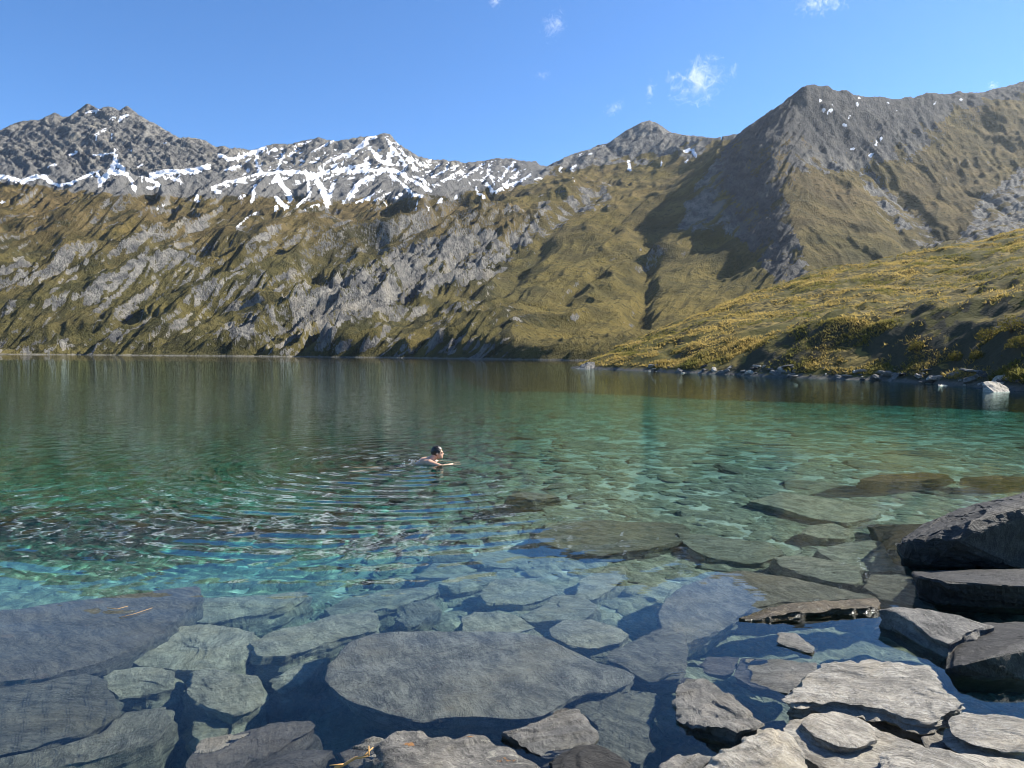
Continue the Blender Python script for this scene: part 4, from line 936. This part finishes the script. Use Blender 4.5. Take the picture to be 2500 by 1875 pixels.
hull_rock('shore_boulder', 'tilted grey slab on the bank right of the three tip boulders', RK,
    [(1628, 907, 92), (1650, 896, 93), (1668, 886, 95), (1672, 889, 94), (1660, 902, 92), (1640, 909, 91), (1660, 895, 97)], M_GREY, 76, edge=.3, amp=.1, strata=.1)
hull_rock('shore_boulder', 'dark rock mass at the right edge beside the loaf-shaped boulder', RK,
    [(2448, 945, 46), (2462, 930, 47), (2500, 918, 48), (2600, 910, 47), (2600, 962, 42), (2480, 957, 44), (2520, 925, 50)], M_DARK, 78, edge=.25, amp=.12, strata=.1)
sshape = []
for i in range(10):
    m = stone_shape(500 + i, 26).copy(); m.materials.clear(); m.materials.append((M_PALE, M_GREY, M_GREY, M_DARK)[i % 4]); sshape.append(m)
sx_ = np.array([p[0] for p in hshore], float); sd_ = np.array([p[1] for p in hshore], float)
sr = np.random.default_rng(91)
for i in range(130):
    px = 1545 + 960 * sr.uniform() ** .9; D = float(np.interp(px, sx_, sd_)) * (1 + sr.normal(.006, .012))
    q = at(np.array(px), np.array(hpx(px)), np.array(D)); x, y = float(q[0]), float(q[1])
    z = max(float(hill_z(np.array([x]), np.array([y]))[0]), -.12)
    if z > 1.1: continue
    o = obj('shore_stone', sshape[i % 10])
    size = .22 + .8 * sr.uniform() ** 2.4
    o.location = (x, y, z + size * .15); o.rotation_euler = (sr.normal(0, .22), sr.normal(0, .22), sr.uniform(0, 6.28)); o.scale = (size, size * .9, size * sr.uniform(.5, 1.1))
    tag(o, 'one of the flat stones lined along the foot of the grassy hill', 'stone', 'flat stones along the foot of the hill')

# ------------------------------------------------------------------ shrubs on the shaded bank
k = NT('shrub_leaf')
c = k.mix(k.noise(k.pos(), 3.0, 3), (.07, .075, .018), (.20, .155, .04))
d = k.n('BsdfDiffuse'); k.l(c, d.inputs[0]); tr = k.n('BsdfTranslucent'); k.l(c, tr.inputs[0])
ms = k.n('MixShader'); ms.inputs[0].default_value = .35; k.l(d.outputs[0], ms.inputs[1]); k.l(tr.outputs[0], ms.inputs[2])
M_LEAF = k.done(ms.outputs[0])
k = NT('shrub_stem'); M_STEM = k.done(k.pbsdf((.07, .05, .03), .9).outputs[0])
def tube_np(pts, rad, ns=7):
    pts = np.asarray(pts, float); rad = np.asarray(rad, float)
    Tn = np.gradient(pts, axis=0); Tn /= np.linalg.norm(Tn, axis=1, keepdims=True) + 1e-9
    up = np.where(np.abs(Tn[:, 2:3]) > .9, [[1., 0, 0]], [[0, 0, 1.]])
    A = np.cross(Tn, up); A /= np.linalg.norm(A, axis=1, keepdims=True); B = np.cross(Tn, A)
    a = np.linspace(0, 2 * np.pi, ns, endpoint=False)
    Vv = pts[:, None] + rad[:, None, None] * (np.cos(a)[None, :, None] * A[:, None] + np.sin(a)[None, :, None] * B[:, None])
    n = len(pts); Vv = np.concatenate([Vv.reshape(-1, 3), pts[:1], pts[-1:]])
    T_ = tris(grid_faces(n, ns, wrap=True)); i0 = np.arange(ns); i1 = (i0 + 1) % ns
    return Vv, np.concatenate([T_, np.stack([np.full(ns, n * ns), i1, i0], 1), np.stack([np.full(ns, n * ns + 1), (n - 1) * ns + i0, (n - 1) * ns + i1], 1)])
def join_np(parts):
    Vs, Ts, o = [], [], 0
    for v, t in parts: Vs.append(v); Ts.append(t + o); o += len(v)
    return np.concatenate(Vs), np.concatenate(Ts)
def shrub(px, py, D, w, h, seed, label):
    r = np.random.default_rng(seed)
    q = at(np.array(float(px)), np.array(float(py)), np.array(float(D))); x, y = q[0], q[1]
    z = float(hill_z(np.array([x]), np.array([y]))[0]) - .05
    e = empty('shrub', (x, y, z))
    n = 650
    d = r.normal(size=(n, 3)); d /= np.linalg.norm(d, axis=1, keepdims=True); d[:, 2] = np.abs(d[:, 2])
    rad = r.uniform(.35, 1, n) ** .5 * (1 + .35 * noise3(d * 2.2 + seed))
    C = d * rad[:, None] * [w, w, h] + [0, 0, h * .12]
    s = r.uniform(.05, .12, n)[:, None] * (w ** .5)
    a = r.normal(size=(n, 3)); b = r.normal(size=(n, 3))
    a /= np.linalg.norm(a, axis=1, keepdims=True); b = np.cross(a, b); b /= np.linalg.norm(b, axis=1, keepdims=True)
    Vv = np.stack([C - a * s * .5, C + b * s * .5, C + a * s, C - b * s * .5], 1).reshape(-1, 3)
    Qq = np.arange(n * 4).reshape(n, 4)
    obj('foliage', mesh_np('foliage', Vv, Qq, False), M_LEAF, e)
    parts = []
    for i in range(6):
        t = r.normal(size=2) * w * .5
        parts.append(tube_np([(0, 0, -.1), (t[0] * .4, t[1] * .4, h * .4), (t[0], t[1], h * .8)], [.03, .02, .008], 5))
    obj('stem', mesh_np('stem', *join_np(parts)), M_STEM, e)
    tag(e, label, 'shrub', 'shrubs on the shaded bank')
for i, a in enumerate([(2238, 862, 62.5, .75, .9, 'golden round shrub on the bank left of the others'), (2335, 868, 57, .65, .75, 'low dark shrub halfway down the shaded bank'), (2415, 842, 55, .95, 1.0, 'broad golden shrub high on the bank near the right edge'),
        (2470, 850, 52, 1.0, 1.1, 'tall golden shrub on the bank at the right edge'), (2490, 890, 48.5, .9, .9, 'lowest shrub at the right edge above the dark rock'), (2385, 885, 53.5, .6, .65, 'small shrub above the loaf-shaped boulder')]):
    shrub(a[0], a[1], a[2], a[3], a[4], 40 + i, a[5])

# ------------------------------------------------------------------ the swimmer
def ell_np(c, r, nu=20, nv=14, rot=0.0):
    u, v = np.meshgrid(np.linspace(0, 2 * np.pi, nu, endpoint=False), np.linspace(.04, np.pi - .04, nv))
    P = np.stack([np.cos(u) * np.sin(v) * r[0], np.sin(u) * np.sin(v) * r[1], np.cos(v) * r[2]], -1).reshape(-1, 3)
    ca, sa = math.cos(rot), math.sin(rot)
    P = np.stack([P[:, 0] * ca + P[:, 2] * sa, P[:, 1], -P[:, 0] * sa + P[:, 2] * ca], 1) + np.asarray(c)
    n = nu * nv; i0 = np.arange(nu); i1 = (i0 + 1) % nu
    T_ = np.concatenate([tris(grid_faces(nv, nu, wrap=True))[:, ::-1], np.stack([np.full(nu, n), i0, i1], 1), np.stack([np.full(nu, n + 1), n - nu + i1, n - nu + i0], 1)])
    return np.concatenate([P, [P[:nu].mean(0)], [P[-nu:].mean(0)]]), T_
def limb(pts, rad, n=5):
    pts = np.array(pts, float); t = np.linspace(0, len(pts) - 1, (len(pts) - 1) * n + 1)
    P = np.stack([np.interp(t, range(len(pts)), pts[:, i]) for i in range(3)], 1); R = np.interp(t, range(len(pts)), rad)
    return [tube_np(P, R, 12), ell_np(P[0], [R[0]] * 3), ell_np(P[-1], [R[-1]] * 3)]
HC = np.array([.155, .0, .185])
bp = []
bp += [ell_np((-.52, 0, -.33), (.17, .165, .115), rot=-.4), ell_np((-.34, 0, -.21), (.19, .145, .105), rot=-.5), ell_np((-.13, 0, -.06), (.21, .175, .125), rot=-.42), ell_np((.0, 0, .0), (.12, .17, .09)), ell_np((-.06, -.09, .03), (.13, .07, .07)), ell_np((-.06, .09, .03), (.13, .07, .07))]
bp += limb([(.0, 0, .03), (.09, 0, .10), (.13, 0, .15)], [.085, .062, .058])
bp += [ell_np(HC + [-.012, 0, .025], (.098, .077, .098)), ell_np(HC + [.03, 0, -.045], (.068, .060, .078)), ell_np(HC + [.062, 0, -.09], (.036, .036, .028))]
bp += [ell_np(HC + [.10, 0, -.022], (.02, .015, .026)), ell_np(HC + [.085, 0, .018], (.016, .05, .012)), ell_np(HC + [.092, 0, -.068], (.012, .024, .010))]
for sd in (-1, 1):
    bp += [ell_np(HC + [-.005, sd * .078, -.015], (.022, .010, .032))]
    sh = np.array([.02, sd * .185, .02]); el = np.array([.23, sd * .29, -.035 if sd < 0 else -.07]); wr = np.array([.42, sd * .15, -.012 if sd < 0 else -.06])
    bp += limb([sh, el, wr], [.062, .043, .028]) + [ell_np(sh + [-.01, -sd * .01, 0], (.075, .07, .07))]
    pm = wr + [.055, -sd * .008, -.004]
    bp += [ell_np(pm, (.052, .040, .014))]
    for f in range(4):
        b0 = wr + np.array([.095, sd * (.030 - .020 * f), -.004]); ln = (.058, .075, .080, .070)[3 - f] if sd > 0 else (.058, .075, .080, .070)[f]
        bp += limb([b0, b0 + [ln * .5, sd * (.004 - .003 * f), -.003], b0 + [ln, sd * (.006 - .004 * f), -.016]], [.0095, .009, .0075], 3)
    t0 = wr + np.array([.03, -sd * .032, -.002])
    bp += limb([t0, t0 + [.03, -sd * .022, -.004], t0 + [.062, -sd * .030, -.010]], [.0115, .0105, .0085], 3)
    bp += limb([(-.56, sd * .095, -.36), (-.90, sd * .16, -.56), (-1.28, sd * .19, -.60), (-1.35, sd * .19, -.60)], [.098, .062, .043, .04]) + [ell_np((-1.06, sd * .175, -.58), (.12, .055, .055))]
    bp += [ell_np((-1.40, sd * .19, -.64), (.05, .042, .11), rot=.6)]
tmp = bpy.data.objects.new('tmp', mesh_np('tmp', *join_np(bp))); COL.objects.link(tmp)
rm = tmp.modifiers.new('r', 'REMESH'); rm.mode = 'VOXEL'; rm.voxel_size = .0085
sm = tmp.modifiers.new('s', 'SMOOTH'); sm.factor = .5; sm.iterations = 4
body_mesh = bpy.data.meshes.new_from_object(tmp.evaluated_get(bpy.context.evaluated_depsgraph_get()))
bpy.data.objects.remove(tmp); body_mesh.name = 'body'
body_mesh.polygons.foreach_set('use_smooth', np.ones(len(body_mesh.polygons), bool))
k = NT('skin'); n1 = k.noise(k.pos(), 18, 3)
sk = k.pbsdf(k.mix(n1, (.50, .27, .17), (.62, .37, .25)), .42, None, .45)
sk.inputs['Subsurface Weight'].default_value = .0
M_SKIN = k.done(sk.outputs[0])
k = NT('hair'); M_HAIR = k.done(k.pbsdf((.018, .013, .010), .45, None, .5).outputs[0])
k = NT('shorts'); M_SHORTS = k.done(k.pbsdf((.02, .03, .07), .8).outputs[0])
k = NT('eye'); M_EYE = k.done(k.pbsdf((.03, .02, .015), .2).outputs[0])
swim = empty('person', (SW[0] - .02, SW[1], 0)); swim.rotation_euler = (0, 0, .12)
tag(swim, 'bare-shouldered swimmer with short dark hair heading right across the lake', 'person')
obj('body', body_mesh, M_SKIN, swim, receive=True)
hv, ht2 = ell_np(HC + [-.014, 0, .030], (.106, .085, .104), 34, 26)
hd = hv - HC
cut = hd[:, 0] * .95 - hd[:, 2] * .45 > .048                 # face and neck stay clear of hair
low = (hd[:, 2] < -.045)
nrm = hd / (np.linalg.norm(hd, axis=1, keepdims=True) + 1e-9)
hv = hv + nrm * (.010 * noise3(hv * 40) + .008 * noise3(hv * 90))[:, None]
keep = ~(cut | low)[ht2].any(1)
hm_ = mesh_np('hair', hv, ht2[keep]); ho = obj('hair', hm_, M_HAIR, swim)
so_ = ho.modifiers.new('thick', 'SOLIDIFY'); so_.thickness = .012; so_.offset = -1
for sd in (-1, 1):
    obj('eye', mesh_np('eye', *ell_np(HC + [.088, sd * .030, .002], (.009, .012, .008), 10, 8)), M_EYE, swim)
shv = [ell_np((-.52, 0, -.33), (.182, .176, .126), rot=-.4)]
for sd in (-1, 1): shv += [tube_np([(-.56, sd * .095, -.36), (-.66, sd * .115, -.42), (-.78, sd * .135, -.49)], [.108, .100, .094], 14)]
obj('shorts', mesh_np('shorts', *join_np(shv)), M_SHORTS, swim, receive=True)
# spray thrown up behind the shoulder
spr = np.random.default_rng(8); parts = []
for i in range(45):
    t = spr.normal(0, 1, 3) * [.13, .09, .0] ; h = abs(spr.normal(0, .035)) * math.exp(-abs(t[0]) * 4)
    rr = spr.uniform(.003, .009)
    parts.append(ell_np((t[0], t[1], h + .004), (rr * spr.uniform(1, 2.2), rr, rr * spr.uniform(.6, 1.1)), 7, 5))
k = NT('spray'); b = k.pbsdf((.85, .88, .9), .15, None, .5); M_SPRAY = k.done(b.outputs[0])
tag(obj('water_spray', mesh_np('water_spray', *join_np(parts)), M_SPRAY, loc=(SW[0] - .26, SW[1] - .02, .0)), 'white spray behind the shoulder of the swimmer', 'spray', kind='stuff')

# ------------------------------------------------------------------ twigs
k = NT('twig'); M_TWIG = k.done(k.pbsdf(k.mix(k.noise(k.pos(), 60, 3), (.38, .19, .06), (.55, .33, .13)), .7).outputs[0])
def twig(label, pts, z, rad, side=()):
    P = [ground(np.array(float(a)), np.array(float(b)), zz) for (a, b), zz in zip(pts, z)]
    parts = [tube_np(P, np.linspace(rad, rad * .5, len(P)), 7)]
    for s in side: parts.append(tube_np([P[s[0]], P[s[0]] + np.array(s[1])], [rad * .6, rad * .3], 6))
    tag(obj('twig', mesh_np('twig', *join_np(parts)), M_TWIG), label, 'twig')
twig('orange-brown forked twig stranded left of the lichen-spotted rock', [(818, 1875), (842, 1866), (868, 1850), (885, 1849), (900, 1845)], [.06, .09, .12, .13, .14], .008, [(1, (-.07, -.01, .0)), (3, (.04, .05, .02)), (4, (-.005, .03, .03))])
twig('pale twig floating over the purplish slab', [(262, 1484), (285, 1487), (312, 1480)], [.008, .012, .008], .003, [(1, (.02, .02, 0))])
twig('long thin stick afloat over the purplish slab', [(290, 1508), (330, 1498), (372, 1484)], [.006, .009, .006], .0025)
twig('grey bent stick under the surface beside the leaf-shaped slab', [(1610, 1660), (1640, 1645), (1668, 1642)], [-.03, -.03, -.03], .008)

# ------------------------------------------------------------------ clouds: small wisps of real vapour far behind the range
def cloud(px, py, w, h, seed, dens, label, D=6500, rot=0.0, sx=1.0):
    c = at(np.array(float(px)), np.array(float(py)), np.array(float(D)))
    W = w * D / F / 2; H = h * D / F / 2
    V_, T_ = ell_np((0, 0, 0), (W, (W * H) ** .5 * .8, H), 24, 16)
    o = obj('cloud', mesh_np('cloud', V_, T_)); o.location = c; o.rotation_euler = (0, rot, 0)
    k = NT('cloud_vapour'); tc = k.n('TexCoord').outputs['Object']
    mp = k.mapv(tc, (1 / W, 1 / (W * H) ** .5, 1 / H))
    ln = k.n('VectorMath', operation='LENGTH'); k.l(mp, ln.inputs[0])
    sh = k.n('VectorMath', operation='ADD'); k.l(tc, sh.inputs[0]); sh.inputs[1].default_value = (seed * 500, seed * 91, 0)
    nz = k.noise(k.mapv(sh.outputs[0], (sx, 1, 1)), 3.2 / H * .5, 8, .74, 1.6)
    v = k.math('SUBTRACT', k.math('MULTIPLY', nz, 3.8), k.math('ADD', 1.74, k.math('MULTIPLY', ln.outputs['Value'], .62)))
    v = k.math('MULTIPLY', v, dens, clamp=False); v = k.math('MAXIMUM', v, 0.0)
    pv = k.n('VolumePrincipled'); pv.inputs['Color'].default_value = (.98, .98, 1, 1); pv.inputs['Anisotropy'].default_value = .2
    k.l(v, pv.inputs['Density']); k.l(pv.outputs[0], k.out.inputs['Volume'])
    o.data.materials.append(k.m)
    tag(o, label, 'cloud', 'small clouds over the range')
cloud(1706, 198, 200, 130, 1, .013, 'largest white cloud, over the gap left of the right-hand peak', rot=-.3)
cloud(1345, 62, 80, 110, 2, .008, 'thin wisp high above the middle of the range', rot=.5)
cloud(1588, 222, 36, 70, 3, .02, 'faint upright wisp just left of the largest cloud', rot=.2)
cloud(1500, 262, 70, 44, 4, .016, 'faint slanting wisp above the small middle peak', rot=-.5)
cloud(2000, 6, 170, 70, 5, .014, 'white cloud cut off by the top edge on the right')
cloud(1208, 4, 44, 40, 6, .03, 'scrap of cloud at the top edge near the middle')
cloud(2424, 210, 40, 26, 7, .04, 'tiny cloud peeping over the right-hand ridge')
cloud(1325, 182, 50, 26, 8, .015, 'barely visible wisp below the thin middle wisp')

# ------------------------------------------------------------------ the air
bm = bmesh.new(); bmesh.ops.create_cube(bm, size=1.0)
m = bpy.data.meshes.new('haze'); bm.to_mesh(m); bm.free()
haze = obj('haze', m); haze.scale = (5200, 2700, 560); haze.location = (0, 1250, 245)
k = NT('haze'); pv = k.n('VolumePrincipled'); pv.inputs['Color'].default_value = (.78, .88, 1, 1); pv.inputs['Density'].default_value = .00004; pv.inputs['Anisotropy'].default_value = .5
k.l(pv.outputs[0], k.out.inputs['Volume']); m.materials.append(k.m)
tag(haze, 'thin blue haze in the mountain air', 'haze', kind='stuff')
